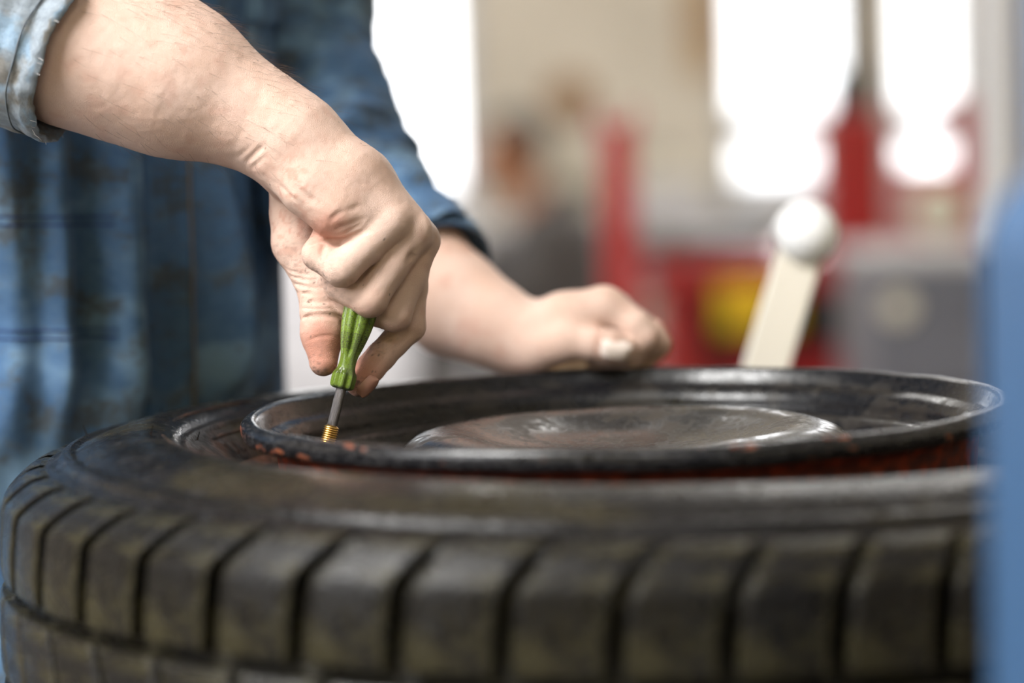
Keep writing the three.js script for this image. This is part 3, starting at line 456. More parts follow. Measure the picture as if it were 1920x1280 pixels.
// -- right forearm and the hand that closes round the tool, seen from the little finger's side
const s1 = 1.3 / FPX, O1 = P(650, 500, 1.3), BASIS = new THREE.Matrix4().makeBasis(camRight, camUp, fwd.clone().negate());
const H = (x, y, z) => V((x - 650) * s1, (500 - y) * s1, z * s1);
const C1 = (pts, k) => chain(pts.map(([x, y, z, r]) => [H(x, y, z), r * s1]), k * s1);
const arm1 = C1([[-140, -55, -40, 158], [150, 72, -8, 148], [272, 123, -2, 134], [349, 159, 2, 119], [485, 226, 14, 80], [550, 268, 22, 78]], 60);
const arm2 = C1([[-140, -55, -60, 158], [150, 72, -34, 146], [272, 123, -30, 130], [349, 159, -28, 114], [485, 226, -34, 78], [550, 268, -36, 76]], 60);
const meta = [C1([[556, 272, 36, 72], [650, 338, 44, 60], [730, 414, 52, 42]], 30), C1([[565, 270, 8, 74], [670, 338, 14, 57], [772, 434, 18, 40]], 30), C1([[570, 272, -25, 72], [680, 347, -25, 55], [788, 448, -24, 36]], 30), C1([[565, 278, -58, 62], [670, 352, -65, 52], [772, 456, -66, 38]], 30), C1([[560, 330, -20, 58], [690, 440, -30, 46]], 20)];
const hypo = C1([[540, 305, 44, 50], [590, 354, 62, 53], [636, 398, 70, 46], [668, 420, 68, 36]], 30);
const thumb = C1([[552, 325, -62, 56], [556, 400, -66, 54], [556, 452, -56, 50], [594, 540, -32, 37], [602, 588, -24, 39], [603, 625, -18, 39], [606, 678, -6, 27]], 14);
const pinky = C1([[732, 420, 54, 40], [690, 464, 72, 33], [646, 507, 82, 32.5], [601, 479, 62, 29], [613, 449, 44, 25], [634, 452, 46, 25]], 8);
const ring = C1([[770, 438, 20, 40], [733, 500, 40, 33], [696, 562, 50, 33], [640, 535, 22, 30], [618, 505, -10, 26]], 8);
const middle = C1([[786, 452, -22, 37], [765, 522, -6, 32], [740, 590, 4, 31.5], [655, 569, -14, 30], [622, 545, -40, 26]], 8);
const index = C1([[772, 458, -66, 38], [768, 540, -58, 31], [766, 611, -50, 30], [712, 668, -34, 27], [695, 688, -27, 27], [672, 719, -12, 24.5]], 8);
const webs = C1([[722, 462, 24, 25], [692, 500, 32, 25], [668, 526, 34, 24]], 8);
function baseField(x, y, z) {
  let d = smin(arm1(x, y, z), arm2(x, y, z), 40 * s1), m = meta[0](x, y, z);
  for (let i = 1; i < 5; i++) m = smin(m, meta[i](x, y, z), 26 * s1);
  d = smin(d, m, 46 * s1); d = smin(d, hypo(x, y, z), 30 * s1); d = smin(d, thumb(x, y, z), 6 * s1);
  let f = webs(x, y, z); f = smin(f, smin(pinky(x, y, z), ring(x, y, z), 5 * s1), 4 * s1); f = smin(f, middle(x, y, z), 6 * s1); f = smin(f, index(x, y, z), 8 * s1);
  return smin(d, f, 9 * s1);
}
function onSkin(f, q) { let z = q.z; for (let i = 0; i < 60; i++) { const d = f(q.x, q.y, z); if (d < 1e-5) break; z -= d * 0.8; } return V(q.x, q.y, z); }
// folds of skin: [depth, width, points seen from the front]
const folds1 = [
  [7, 5, [[560, 601], [585, 593], [612, 591], [645, 596]]], [4, 4, [[556, 560], [585, 566], [622, 566]]], [4.5, 4, [[552, 545], [580, 551], [618, 552]]], [3.5, 3.5, [[545, 528], [575, 538], [606, 541]]], [3, 3, [[538, 514], [570, 524], [598, 528]]], [2.5, 3, [[562, 578], [590, 579], [625, 580]]], [2, 3, [[575, 640], [605, 630], [638, 632]]], [2.2, 3, [[530, 500], [560, 512], [586, 515]]],
  [4, 6, [[468, 309], [486, 296], [506, 281]]], [2, 5, [[478, 320], [494, 310], [508, 300]]], [1.5, 6, [[452, 300], [470, 290], [484, 280]]],
  [6, 6, [[620, 455], [645, 452], [672, 446], [690, 440]]], [3, 6, [[634, 436], [650, 430], [668, 424], [688, 415]]], [3, 6, [[627, 420], [638, 410], [650, 404]]], [2, 6, [[655, 400], [672, 396], [682, 390]]], [4, 4, [[646, 445], [664, 436], [684, 425]]],
  [6, 5, [[611, 488], [612, 475], [614, 462]]], [5, 4, [[585, 462], [600, 457], [618, 455]]],
  [9, 8, [[771, 491], [775, 484], [779, 476]]], [4, 5, [[664, 540], [664, 530], [668, 524]]],
  [3, 3, [[690, 652], [704, 660], [716, 672]]], [3, 3, [[694, 642], [708, 650], [722, 662]]], [2.5, 3, [[682, 668], [694, 674], [704, 684]]],
  [4, 7, [[560, 352], [580, 372], [604, 388]]], [3, 5, [[530, 350], [548, 368], [566, 384]]],
].map(([dp, w, pts]) => { const q = spline(pts.map(([x, y]) => onSkin(baseField, H(x, y, 260))), 10), b = new THREE.Box3().setFromPoints(q).expandByScalar(w * s1 * 2.6); return { dp: dp * s1, w: w * s1, q, b }; });
function foldAt(list, x, y, z) {
  let s = 0;
  for (const c of list) {
    const b = c.b; if (x < b.min.x || y < b.min.y || z < b.min.z || x > b.max.x || y > b.max.y || z > b.max.z) continue;
    let m = 1; const n = c.q.length - 1; for (let i = 0; i < n; i++) { const A = c.q[i], B = c.q[i + 1], bx = B.x - A.x, by = B.y - A.y, bz = B.z - A.z; let t = ((x - A.x) * bx + (y - A.y) * by + (z - A.z) * bz) / (bx * bx + by * by + bz * bz); t = clamp(t, 0, 1); const d = Math.hypot(x - A.x - bx * t, y - A.y - by * t, z - A.z - bz * t); if (d < m) { m = d; c.k = (i + t) / n; } }
    s += c.dp * Math.exp(-(m / c.w) * (m / c.w)) * Math.sqrt(Math.max(0.02, Math.sin(clamp(c.k, 0.03, 0.97) * Math.PI)));
  }
  return s;
}
const field1 = (x, y, z) => { const d = baseField(x, y, z); return Math.abs(d) > 0.006 ? d : d + foldAt(folds1, x, y, z) + 0.00016 * noise(x * 110, y * 110, z * 110) + 0.00012 * noise(x * 320, y * 320, z * 320); };
const blob = (x, y, cx, cy, r) => Math.exp(-((x - cx) ** 2 + (y - cy) ** 2) / (r * r));
const color1 = (x, y, z) => {
  const px = x / s1 + 650, py = 500 - y / s1, n = fbm(x * 60, y * 60, z * 60), f = noise(x * 900, y * 900, z * 900);
  let c = mix3(SK, SKPALE, clamp(0.6 + n * 0.8, 0, 1)); c = mix3(c, SKRED, clamp(sstep(0.05, 0.5, fbm(x * 130 + 9, y * 130, z * 130)) * 0.2, 0, 1));
  const red = clamp(blob(px, py, 605, 650, 52) * 1.1 + blob(px, py, 672, 705, 48) * 0.9 + blob(px, py, 604, 440, 30) * 0.7 + blob(px, py, 640, 425, 26) * 0.5, 0, 0.85); c = mix3(c, SKRED, red);
  const palm = sstep(0.08, 0.3, fbm(x * 260, y * 260, z * 260 + 7)) * clamp(blob(px, py, 560, 350, 60) + blob(px, py, 530, 440, 50), 0, 1); c = mix3(c, SKRED, palm * 0.5);
  const dirtArea = clamp(blob(px, py, 590, 540, 55) * 0.9 + blob(px, py, 605, 690, 34) * 1.2 + blob(px, py, 668, 720, 44) * 1.1 + blob(px, py, 720, 660, 40) * 0.6 + blob(px, py, 545, 460, 60) * 0.4 + 0.02, 0, 1);
  const streak = noise(x * 500, y * 1700, z * 500), dirt = dirtArea * clamp(sstep(-0.1, 0.7, streak * 0.6 + f * 0.4 + n) * 0.75, 0, 1); c = mix3(c, GRIME, dirt * 0.8);
  if (px > 470) { const sp = noise(x * 620 + 3, y * 620, z * 620); if (sp > 0.93 - dirtArea * 0.22) c = mix3(c, GRIME, 0.75); }
  return c;
};
const rightGeo = boxUV(meshField(field1, H(-60, 780, -190), H(850, -90, 190), 0.00105), color1);
rightGeo.applyMatrix4(BASIS.clone().setPosition(O1));

// -- left forearm and the loose fist resting on the far edge of the rim
const s2 = 1.5 / FPX, O2 = P(1050, 640, 1.5);
const H2 = (x, y, z) => V((x - 1050) * s2, (640 - y) * s2, z * s2);
const C2 = (pts, k) => chain(pts.map(([x, y, z, r]) => [H2(x, y, z), r * s2]), k * s2);
const left1 = [C2([[625, 340, -330, 125], [760, 495, -170, 110], [850, 570, -90, 95], [930, 612, -40, 74], [985, 640, -12, 62]], 40), C2([[985, 640, -10, 60], [1060, 606, 8, 56], [1128, 580, 12, 44]], 20), C2([[985, 642, -40, 58], [1070, 612, -50, 54], [1145, 585, -50, 42]], 20), C2([[990, 648, -70, 50], [1080, 630, -100, 46], [1140, 605, -110, 38]], 20)];
const left2 = [C2([[1138, 580, 6, 40], [1190, 612, 28, 31], [1206, 632, 30, 29], [1176, 670, 24, 25], [1120, 674, 10, 23]], 8), C2([[1148, 588, -50, 40], [1222, 628, -44, 30], [1234, 645, -42, 27], [1200, 682, -44, 24], [1130, 680, -50, 22]], 8), C2([[1144, 604, -110, 36], [1212, 645, -112, 28], [1190, 684, -110, 24], [1130, 684, -100, 22]], 8)];
const left3 = C2([[1005, 655, 24, 46], [1062, 640, 56, 38], [1112, 644, 72, 31], [1140, 650, 74, 30], [1166, 656, 68, 25]], 12);
const field2 = (x, y, z) => { let d = left1[0](x, y, z); for (let i = 1; i < 4; i++) d = smin(d, left1[i](x, y, z), 30 * s2); let f = left2[0](x, y, z); for (let i = 1; i < 3; i++) f = smin(f, left2[i](x, y, z), 6 * s2); d = smin(d, f, 14 * s2); return smin(d, left3(x, y, z), 14 * s2); };
const colorPlain = (x, y, z) => mix3(mix3(SK, SKPALE, clamp(0.5 + fbm(x * 50, y * 50, z * 50), 0, 1)), SKRED, sstep(0.1, 0.4, fbm(x * 90, y * 90 + 4, z * 90)) * 0.3);
const leftGeo = boxUV(meshField(field2, H2(600, 740, -340), H2(1290, 330, 140), 0.0022), colorPlain); leftGeo.applyMatrix4(BASIS.clone().setPosition(O2));

// -- the rest of the body, inside the clothes: trunk, upper arms, legs, neck and head
const at = (f, y, s = 0) => TC.clone().addScaledVector(FD, f).addScaledVector(SD, s).setY(y);
const shR = at(0.06, 1.36, -0.17), shL = at(0.06, 1.36, 0.17), elR = H(-130, -50, -48).applyMatrix4(BASIS.clone().setPosition(O1)), elL = H2(640, 360, -310).applyMatrix4(BASIS.clone().setPosition(O2));
const head = at(0.17, 1.62);
{
  const parts = [chain([[at(0, 0.86), 0.11], [at(0.02, 1.06), 0.105], [at(0.05, 1.26), 0.12]], 0.05), capsule(shR, shL, 0.062, 0.062), capsule(at(0, 0.88, -0.07), at(0, 0.88, 0.07), 0.1, 0.1), capsule(shR, elR, 0.045, 0.036), chain([[shL, 0.045], [P(560, 30, 1.675), 0.036], [P(592, 200, 1.645), 0.034], [elL, 0.032]], 0.03), capsule(at(0.08, 1.4), at(0.13, 1.52), 0.055, 0.052),
    chain([[at(0, 0.84, -0.09), 0.08], [at(0.03, 0.48, -0.1), 0.056], [at(-0.02, 0.09, -0.11), 0.042]], 0.03), chain([[at(0, 0.84, 0.09), 0.08], [at(0.03, 0.48, 0.1), 0.056], [at(-0.02, 0.09, 0.11), 0.042]], 0.03), capsule(elR, H(60, 33, -30).applyMatrix4(BASIS.clone().setPosition(O1)), 0.042, 0.038)];
  const face = [ellipsoid(head, 0.078, 0.115, 0.09), capsule(at(0.20, 1.535), at(0.215, 1.53), 0.042, 0.034), capsule(at(0.262, 1.63), at(0.278, 1.585), 0.009, 0.014), capsule(at(0.245, 1.652, -0.035), at(0.245, 1.652, 0.035), 0.018, 0.018), capsule(at(0.15, 1.60, -0.08), at(0.15, 1.635, -0.085), 0.012, 0.014), capsule(at(0.15, 1.60, 0.08), at(0.15, 1.635, 0.085), 0.012, 0.014), capsule(at(0.255, 1.548, -0.018), at(0.255, 1.548, 0.018), 0.01, 0.01)];
  const f = (x, y, z) => { let d = parts[0](x, y, z); for (let i = 1; i < parts.length; i++) d = smin(d, parts[i](x, y, z), 0.05); for (const q of face) d = smin(d, q(x, y, z), 0.016); return d; };
  const trunk = boxUV(meshField(f, V(-0.72, 0.0, -1.95), V(0.08, 1.78, -1.1), 0.011), colorPlain);
  mesh('body', mechAt(mergeGeometries([rightGeo, leftGeo, trunk])), skin, mech);
  const hairF = (x, y, z) => Math.max(ellipsoid(head.clone().add(V(-0.008, 0.012, -0.008)), 0.088, 0.12, 0.1)(x, y, z) + 0.003 * noise(x * 90, y * 60, z * 90), -(y - 1.63 + ((x - head.x) * FD.x + (z - head.z) * FD.z) * -0.6));
  mesh('hair', mechAt(boxUV(meshField(hairF, V(head.x - 0.13, 1.5, head.z - 0.13), V(head.x + 0.13, 1.78, head.z + 0.13), 0.006))), std({ color: lin(0.03, 0.02, 0.014), roughness: 0.6 }), mech);
  for (const s of [-1, 1]) mesh('eye', mechAt(new THREE.SphereGeometry(0.012, 16, 12).translate(...at(0.244, 1.625, s * 0.032).toArray())), std({ color: lin(0.7, 0.7, 0.68), roughness: 0.2 }), mech);
}
// nails
const nailMat = phys({ color: lin(0.86, 0.74, 0.68), roughness: 0.2, clearcoat: 0.4 });
function nail(name, c, along, out, w, l, mat, basis) {
  const g = sheet(12, 12, (u, v) => { const a = (u - 0.5) * 2, b = (v - 0.5) * 2, k = Math.sqrt(Math.max(0, 1 - Math.pow(Math.abs(b), 3.2))), x = a * w / 2 * (0.35 + 0.65 * k); return V(x, b * l / 2, -a * a * w * 0.28 - Math.pow(Math.abs(b), 3) * l * 0.05 - Math.pow(Math.abs(a), 6) * 0.0008); });
  const z = out.clone().normalize(), y = along.clone().addScaledVector(z, -along.dot(z)).normalize(), x = y.clone().cross(z);
  g.applyMatrix4(new THREE.Matrix4().makeBasis(x, y, z).setPosition(c)); if (basis) g.applyMatrix4(basis);
  const m = mesh(name, mechAt(g), mat, mech); m.material.side = THREE.DoubleSide; return m;
}
nail('fingernail', H(697, 730, 3), H(-23, 36, 12).sub(H(0, 0, 0)), V(0.68, -0.52, 0.52), 0.0105, 0.0125, phys({ color: lin(0.36, 0.18, 0.13), roughness: 0.4, clearcoat: 0.3 }), BASIS.clone().setPosition(O1));
nail('thumbnail', H2(1153, 645, 105), V(0.93, -0.18, -0.3), V(0.3, 0.42, 0.86), 0.0145, 0.0185, nailMat, BASIS.clone().setPosition(O2));
{ // fine hair along the forearm
  const p = rightGeo.attributes.position, n = rightGeo.attributes.normal, inv = BASIS.clone().setPosition(O1).invert(), q = new THREE.Vector3(), hairs = [], ax = H(545, 268, 0).sub(H(272, 123, 0)).applyMatrix4(BASIS).normalize();
  let tries = 0; seed = 99;
  while (hairs.length < 800 && tries++ < 60000) {
    const i = Math.floor(rnd() * p.count); q.fromBufferAttribute(p, i).applyMatrix4(inv); const px = q.x / s1 + 650, py = 500 - q.y / s1;
    if (px < 150 || px > 690 || py > 330) continue;
    const nn = V(n.getX(i), n.getY(i), n.getZ(i)), dorsal = nn.dot(camUp) * 0.75 + nn.dot(camRight) * 0.5, keep = px > 560 ? 0.12 : 1; if (rnd() > (0.12 + 0.9 * sstep(0.1, 0.9, dorsal)) * keep) continue;
    const o = V(p.getX(i), p.getY(i), p.getZ(i)), len = 0.006 + rnd() * 0.008, side = V(rnd() - 0.5, rnd() - 0.5, rnd() - 0.5).multiplyScalar(0.7);
    const dir = ax.clone().addScaledVector(nn, 0.35 + rnd() * 0.35).add(side).normalize(), bend = ax.clone().addScaledVector(nn, -0.35);
    const pts = [0, 0.33, 0.66, 1].map((t) => o.clone().addScaledVector(dir, len * t).addScaledVector(bend, len * t * t * 0.35));
    const b1 = dir.clone().cross(nn).normalize(), b2 = dir.clone().cross(b1).normalize(), R = [0.00005, 0.000042, 0.00003, 0.00001];
    hairs.push(sheet(3, 3, (u, v) => { const k = Math.round(v * 3), a = u * TAU; return pts[k].clone().addScaledVector(b1, Math.cos(a) * R[k]).addScaledVector(b2, Math.sin(a) * R[k]); }));
  }
  const m = mesh('arm_hair', mechAt(merged(hairs)), std({ color: lin(0.09, 0.05, 0.03), roughness: 0.5, side: THREE.DoubleSide }), mech); m.userData.kind = 'stuff';
}

// -- the coveralls
const clothMap = texture(1024, 1024, (u, v) => {
  const wv = (Math.sin((u * 256 + v * 256) * TAU) * 0.5 + 0.5) * 0.05, n = tile(u, v, 5, 3), m = tile(u, v, 18, 7), f = tile(u, v, 70, 9);
  const fade = sstep(-0.15, 0.35, n + m * 0.3), st = sstep(-0.05, 0.5, tile(u, v, 9, 23) + m * 0.5 + f * 0.5), b = [0.27 + wv + f * 0.07, 0.40 + wv + f * 0.07, 0.55 + wv + f * 0.07], c = [0.47 + wv, 0.60 + wv, 0.72 + wv], d = [0.27, 0.26, 0.25];
  return mix3(mix3(b, c, fade * 0.85), d, st * 0.6);
});
const clothBump = texture(512, 512, (u, v) => { const t = Math.sin((u * 128 + v * 128) * TAU) * 0.2, n = 0.5 + t + tile(u, v, 60, 4) * 0.35; return [n, n, n]; }, false);
const cloth = phys({ map: rep(clothMap, 4, 4), bumpMap: rep(clothBump, 12, 12), bumpScale: 0.0005, roughness: 0.9, sheen: 0.3, sheenColor: lin(0.5, 0.6, 0.75), sheenRoughness: 0.6, side: THREE.DoubleSide });
const cuffCloth = cloth.clone(); cuffCloth.map = rep(texture(512, 512, (u, v) => { const n = tile(u, v, 12, 3), f = tile(u, v, 60, 9) * 0.08, st = sstep(-0.05, 0.3, tile(u, v, 9, 23)), bl = sstep(0.05, 0.35, tile(u, v, 8, 41)); return mix3(mix3([0.56 + f, 0.6 + f, 0.64 + f], [0.46 + f, 0.44 + f, 0.41 + f], st * 0.8), [0.55 + f, 0.68 + f, 0.8 + f], bl * 0.6); }), 6, 6);
const seamMat = std({ color: lin(0.03, 0.06, 0.17), roughness: 0.9 });
const cover = new THREE.Group(); cover.name = 'coveralls'; mech.add(cover); cover.userData.label = 'faded blue work coveralls, grease stained';
const keyed = (keys, y) => { if (y <= keys[0][0]) return keys[0].slice(1); for (let i = 0; i + 1 < keys.length; i++) if (y <= keys[i + 1][0]) { const t = (y - keys[i][0]) / (keys[i + 1][0] - keys[i][0]), k = t * t * (3 - 2 * t); return keys[i].slice(1).map((v, j) => lerp(v, keys[i + 1][j + 1], k)); } return keys[keys.length - 1].slice(1); };
const trunkKeys = [[0.62, 0.19, 0.14, 0], [0.85, 0.194, 0.145, 0], [1.0, 0.188, 0.142, 0.01], [1.15, 0.19, 0.14, 0.03], [1.28, 0.2, 0.13, 0.05], [1.38, 0.17, 0.1, 0.07], [1.45, 0.075, 0.07, 0.1]];
const plain = (th, y, out = 0) => { const [a, b, f] = keyed(trunkKeys, y); return TC.clone().addScaledVector(FD, f + Math.cos(th) * (b + out)).addScaledVector(SD, Math.sin(th) * (a + out)).setY(y); };
// which way round the trunk a seen column lies
const thAt = (px, py) => { let best = 0, bd = 1e9; for (let t = -1.9; t < 1.6; t += 0.005) { const q = plain(t, 1.0 - (py - 180) * 0.0003).sub(EYE), d = q.dot(fwd), x = 960 + q.dot(camRight) / d * FPX; if (Math.abs(x - px) < bd) { bd = Math.abs(x - px); best = t; } } return best; };
const ridges = [[15, 0.022, 0.07, 0.05], [100, 0.026, 0.08, 0.035], [212, 0.045, 0.14, 0.035], [330, 0.008, 0.05, 0.05], [385, 0.030, 0.09, 0.04], [455, 0.012, 0.05, 0.04]].map(([px, h, l, r]) => [thAt(px, 600), h, l, r]);   // [angle, height, slope on its right-hand side, steeper slope on the other]
const thSeam = thAt(180, 500), seamYs = [P(80, 388, 1.42).y, P(80, 606, 1.42).y];
function coverOut(th, y) {
  let o = 0.012 * fbm(th * 3.2, y * 2.2, 4) + 0.004 * fbm(th * 9, y * 9, 9);
  const w = ((1 - sstep(0.98, 1.12, y)) * 0.85 + 0.15) * sstep(0.79, 0.86, y);
  for (const [t, h, l, r] of ridges) { const d = th - t + 0.14 * (y - 0.9) + 0.03 * noise(y * 9, t * 7, 1); o += w * h * (0.75 + 0.35 * noise(y * 8, t * 20, 5)) * Math.exp(-((d / (d < 0 ? l : r)) ** 2)); }
  const c = sstep(0.97, 1.08, y); o += c * 0.012 * Math.sin(th * 7 + y * 22 + 2 * noise(th * 2, y * 5, 3)) * 0.6;
  for (const sy of seamYs) { const k = Math.exp(-(((y - sy) / 0.012) ** 2)); o += k * (0.0022 * noise(th * 26, y * 20, 2) - 0.003) * (th < thSeam ? 1 : 0); }
  return o;
}
const coverAt = (th, y, e = 0) => plain(th, y, coverOut(th, y) + e);
mesh('coverall_trunk', mechAt(sheet(300, 220, (u, v) => coverAt(u * TAU - Math.PI, lerp(0.62, 1.45, v)), (u, v) => [u * 1.05, v * 0.83])), cloth, cover);
const patch = (t0, t1, y0, y1, e, nu = 40, nv = 30) => { const f = (u, v) => { const edge = Math.min(u, 1 - u, v, 1 - v) <= 0; return coverAt(lerp(t0, t1, u), lerp(y0, y1, v), edge ? 0 : e); }; return mechAt(sheet(nu, nv, f, (u, v) => [lerp(t0, t1, u) * 0.16 + 0.3, lerp(y0, y1, v) + 0.2])); };
{ // placket, chest pocket, seams
  const tp = thAt(268, 500); mesh('placket', patch(tp - 0.02, tp + 0.14, 0.64, 1.4, 0.0035, 12, 160), cloth, cover);
  const a = thAt(432, 90), b = thAt(600, 90), pk = mesh('pocket', patch(a, b, P(500, 150, 1.5).y, P(500, 10, 1.5).y, 0.004), cloth, cover);
  mesh('pocket_flap', patch(a - 0.02, b + 0.02, P(500, 32, 1.5).y, P(500, -25, 1.5).y, 0.0075), cloth, cover);
  const line = (fn, n, r) => new THREE.TubeGeometry(new THREE.CatmullRomCurve3([...Array(n + 1).keys()].map((i) => fn(i / n))), n * 2, r, 5);
  for (const sy of seamYs) for (const k of [0, 0.0045]) mesh('seam', mechAt(line((t) => coverAt(lerp(-1.8, thSeam, t), sy + k - 0.012 * t, 0.0004), 60, 0.0007)), seamMat, cover);
  mesh('seam', mechAt(line((t) => coverAt(tp + 0.125, lerp(0.68, 1.38, t), 0.0042), 80, 0.0006)), std({ color: lin(0.25, 0.19, 0.13), roughness: 0.9 }), cover);
}
// tubes of cloth along a bent path; disp(angle, t) moves the surface out
function clothTube(pts, radii, nu, nv, disp, flat = 1) {
  const curve = new THREE.CatmullRomCurve3(pts, false, 'centripetal'), q = [...Array(nv + 1).keys()].map((i) => curve.getPoint(i / nv)), len = curve.getLength(), fr = { normals: [], binormals: [] };
  let nn = V(0.3, 0.2, 1); for (let i = 0; i <= nv; i++) { const t = curve.getTangent(i / nv); nn = nn.clone().addScaledVector(t, -nn.dot(t)).normalize(); fr.normals.push(nn); fr.binormals.push(t.clone().cross(nn)); }
  const R = (t) => { const k = t * (radii.length - 1), i = Math.min(Math.floor(k), radii.length - 2); return lerp(radii[i], radii[i + 1], k - i); };
  return sheet(nu, nv, (u, v) => { const i = Math.round(v * nv), a = u * TAU, r = R(v) + disp(a, v, q[i]); return q[i].clone().addScaledVector(fr.normals[i], Math.cos(a) * r).addScaledVector(fr.binormals[i], Math.sin(a) * r); }, (u, v) => [u * 0.33, v * len]);
}
const crumple = (s, amp, freq) => (a, t) => { const x = Math.cos(a), y = Math.sin(a), n = fbm(x * 1.3 + s, y * 1.3, t * freq, 3), rid = 1 - Math.abs(noise(x * 1.1 + s, y * 1.1 + t * 2, t * freq * 1.4)) * 2; return amp * (n * 1.1 + rid * 0.55); };
const cuffC = H(160, 80, -14).applyMatrix4(BASIS.clone().setPosition(O1)), armAx = V(0.92, -0.39, 0.10).applyMatrix4(BASIS).normalize();
mesh('sleeve', mechAt(clothTube([at(0.03, 1.38, -0.1), shR, shR.clone().lerp(elR, 0.5).add(V(-0.02, 0, 0)), elR.clone().addScaledVector(armAx, -0.012), cuffC.clone().addScaledVector(armAx, -0.03)], [0.09, 0.078, 0.07, 0.064, 0.051], 120, 200, crumple(3, 0.006, 9))), cloth, cover);
{ // rolled cuff on the right arm: outer turn, folded edge, inner side
  const x = V(0, 1, 0).cross(armAx).normalize(), y = armAx.clone().cross(x).normalize();
  const prof = [[-0.062, 0.0545], [-0.05, 0.0565], [-0.03, 0.0555], [-0.012, 0.0545], [-0.003, 0.0538], [0, 0.0518], [-0.002, 0.0502], [-0.012, 0.0492], [-0.04, 0.048], [-0.075, 0.047]], sp = spline(prof.map(([t, r]) => [t, r, 0]), 60);
  const cz = crumple(11, 0.0032, 5), g = sheet(160, 60, (u, v) => { const p = sp[Math.round(v * 60)], a = u * TAU, e = 0.003 * noise(Math.cos(a) * 2.5, Math.sin(a) * 2.5, 7) + 0.0009 * noise(Math.cos(a) * 30, Math.sin(a) * 30, p.x * 300), r = p.y + cz(a, p.x * 12) + 0.0012 * noise(Math.cos(a) * 9, Math.sin(a) * 9, p.x * 120); return cuffC.clone().addScaledVector(armAx, p.x + e).addScaledVector(x, Math.cos(a) * r).addScaledVector(y, Math.sin(a) * r); }, (u, v) => [u * 0.34, v * 0.13]);
  const cf = mesh('cuff', mechAt(g), cuffCloth, cover);
  mesh('seam', mechAt(new THREE.TubeGeometry(new THREE.CatmullRomCurve3([...Array(60).keys()].map((i) => { const a = i / 60 * TAU, r = 0.0555 + cz(a, -0.012 * 12); return cuffC.clone().addScaledVector(armAx, -0.014 + 0.003 * noise(Math.cos(a) * 2.5, Math.sin(a) * 2.5, 7)).addScaledVector(x, Math.cos(a) * r).addScaledVector(y, Math.sin(a) * r); }), true), 160, 0.0005, 5, true)), cuffCloth, cf);
  const fr = []; seed = 5; for (let i = 0; i < 60; i++) { const a = rnd() * TAU, r = 0.0535 + cz(a, 0), p = cuffC.clone().addScaledVector(armAx, 0.003 * noise(Math.cos(a) * 2.5, Math.sin(a) * 2.5, 7) - 0.002).addScaledVector(x, Math.cos(a) * r).addScaledVector(y, Math.sin(a) * r), d = armAx.clone().multiplyScalar(0.6).add(V(rnd() - 0.5, rnd() - 0.5, rnd() - 0.5)).normalize(); fr.push(new THREE.TubeGeometry(new THREE.LineCurve3(p, p.clone().addScaledVector(d, 0.0015 + rnd() * 0.002)), 1, 0.00012, 4)); }
  mesh('frayed_threads', mechAt(merged(fr)), M.paleGrey, cf).userData.kind = 'stuff';
}
const L2 = (px, py, d) => P(px, py, d);
mesh('sleeve', mechAt(clothTube([at(0.03, 1.38, 0.1), shL, L2(560, 30, 1.675), L2(592, 200, 1.645), L2(632, 345, 1.61), L2(720, 446, 1.572), L2(806, 520, 1.545)], [0.088, 0.07, 0.049, 0.05, 0.052, 0.044, 0.038], 110, 240, crumple(21, 0.0085, 13))), cloth, cover);
{ const c = L2(812, 526, 1.543), ax = L2(850, 570, 1.528).sub(L2(720, 446, 1.572)).normalize(), x = V(0, 1, 0).cross(ax).normalize(), y = ax.clone().cross(x), sp = spline([[-0.05, 0.042, 0], [-0.03, 0.0425, 0], [-0.004, 0.041, 0], [0, 0.039, 0], [-0.004, 0.037, 0], [-0.05, 0.036, 0]], 40), cz = crumple(31, 0.003, 5);
  mesh('cuff', mechAt(sheet(100, 40, (u, v) => { const p = sp[Math.round(v * 40)], a = u * TAU, r = p.y + cz(a, p.x * 10); return c.clone().addScaledVector(ax, p.x + 0.003 * Math.sin(a * 2)).addScaledVector(x, Math.cos(a) * r).addScaledVector(y, Math.sin(a) * r); }, (u, v) => [u * 0.25, v * 0.1])), cloth, cover); }
for (const s of [-1, 1]) {
  mesh('trouser_leg', mechAt(clothTube([at(0, 0.8, s * 0.085), at(0.03, 0.48, s * 0.1), at(0, 0.1, s * 0.11)], [0.108, 0.09, 0.085], 60, 90, crumple(41 + s, 0.007, 8))), cloth, cover);
  const b = chain([[at(-0.02, 0.1, s * 0.11), 0.052], [at(0, 0.05, s * 0.11), 0.05], [at(0.13, 0.042, s * 0.125), 0.042]], 0.03);
  mesh('boot', mechAt(boxUV(meshField((x, y, z) => Math.max(smin(b(x, y, z), 1, 0.01), 0.004 - y), at(0.06, 0.09, s * 0.11).sub(V(0.2, 0.09, 0.2)), at(0.06, 0.17, s * 0.11).add(V(0.2, 0, 0.2)), 0.008))), M.rubberMat, mech);
}

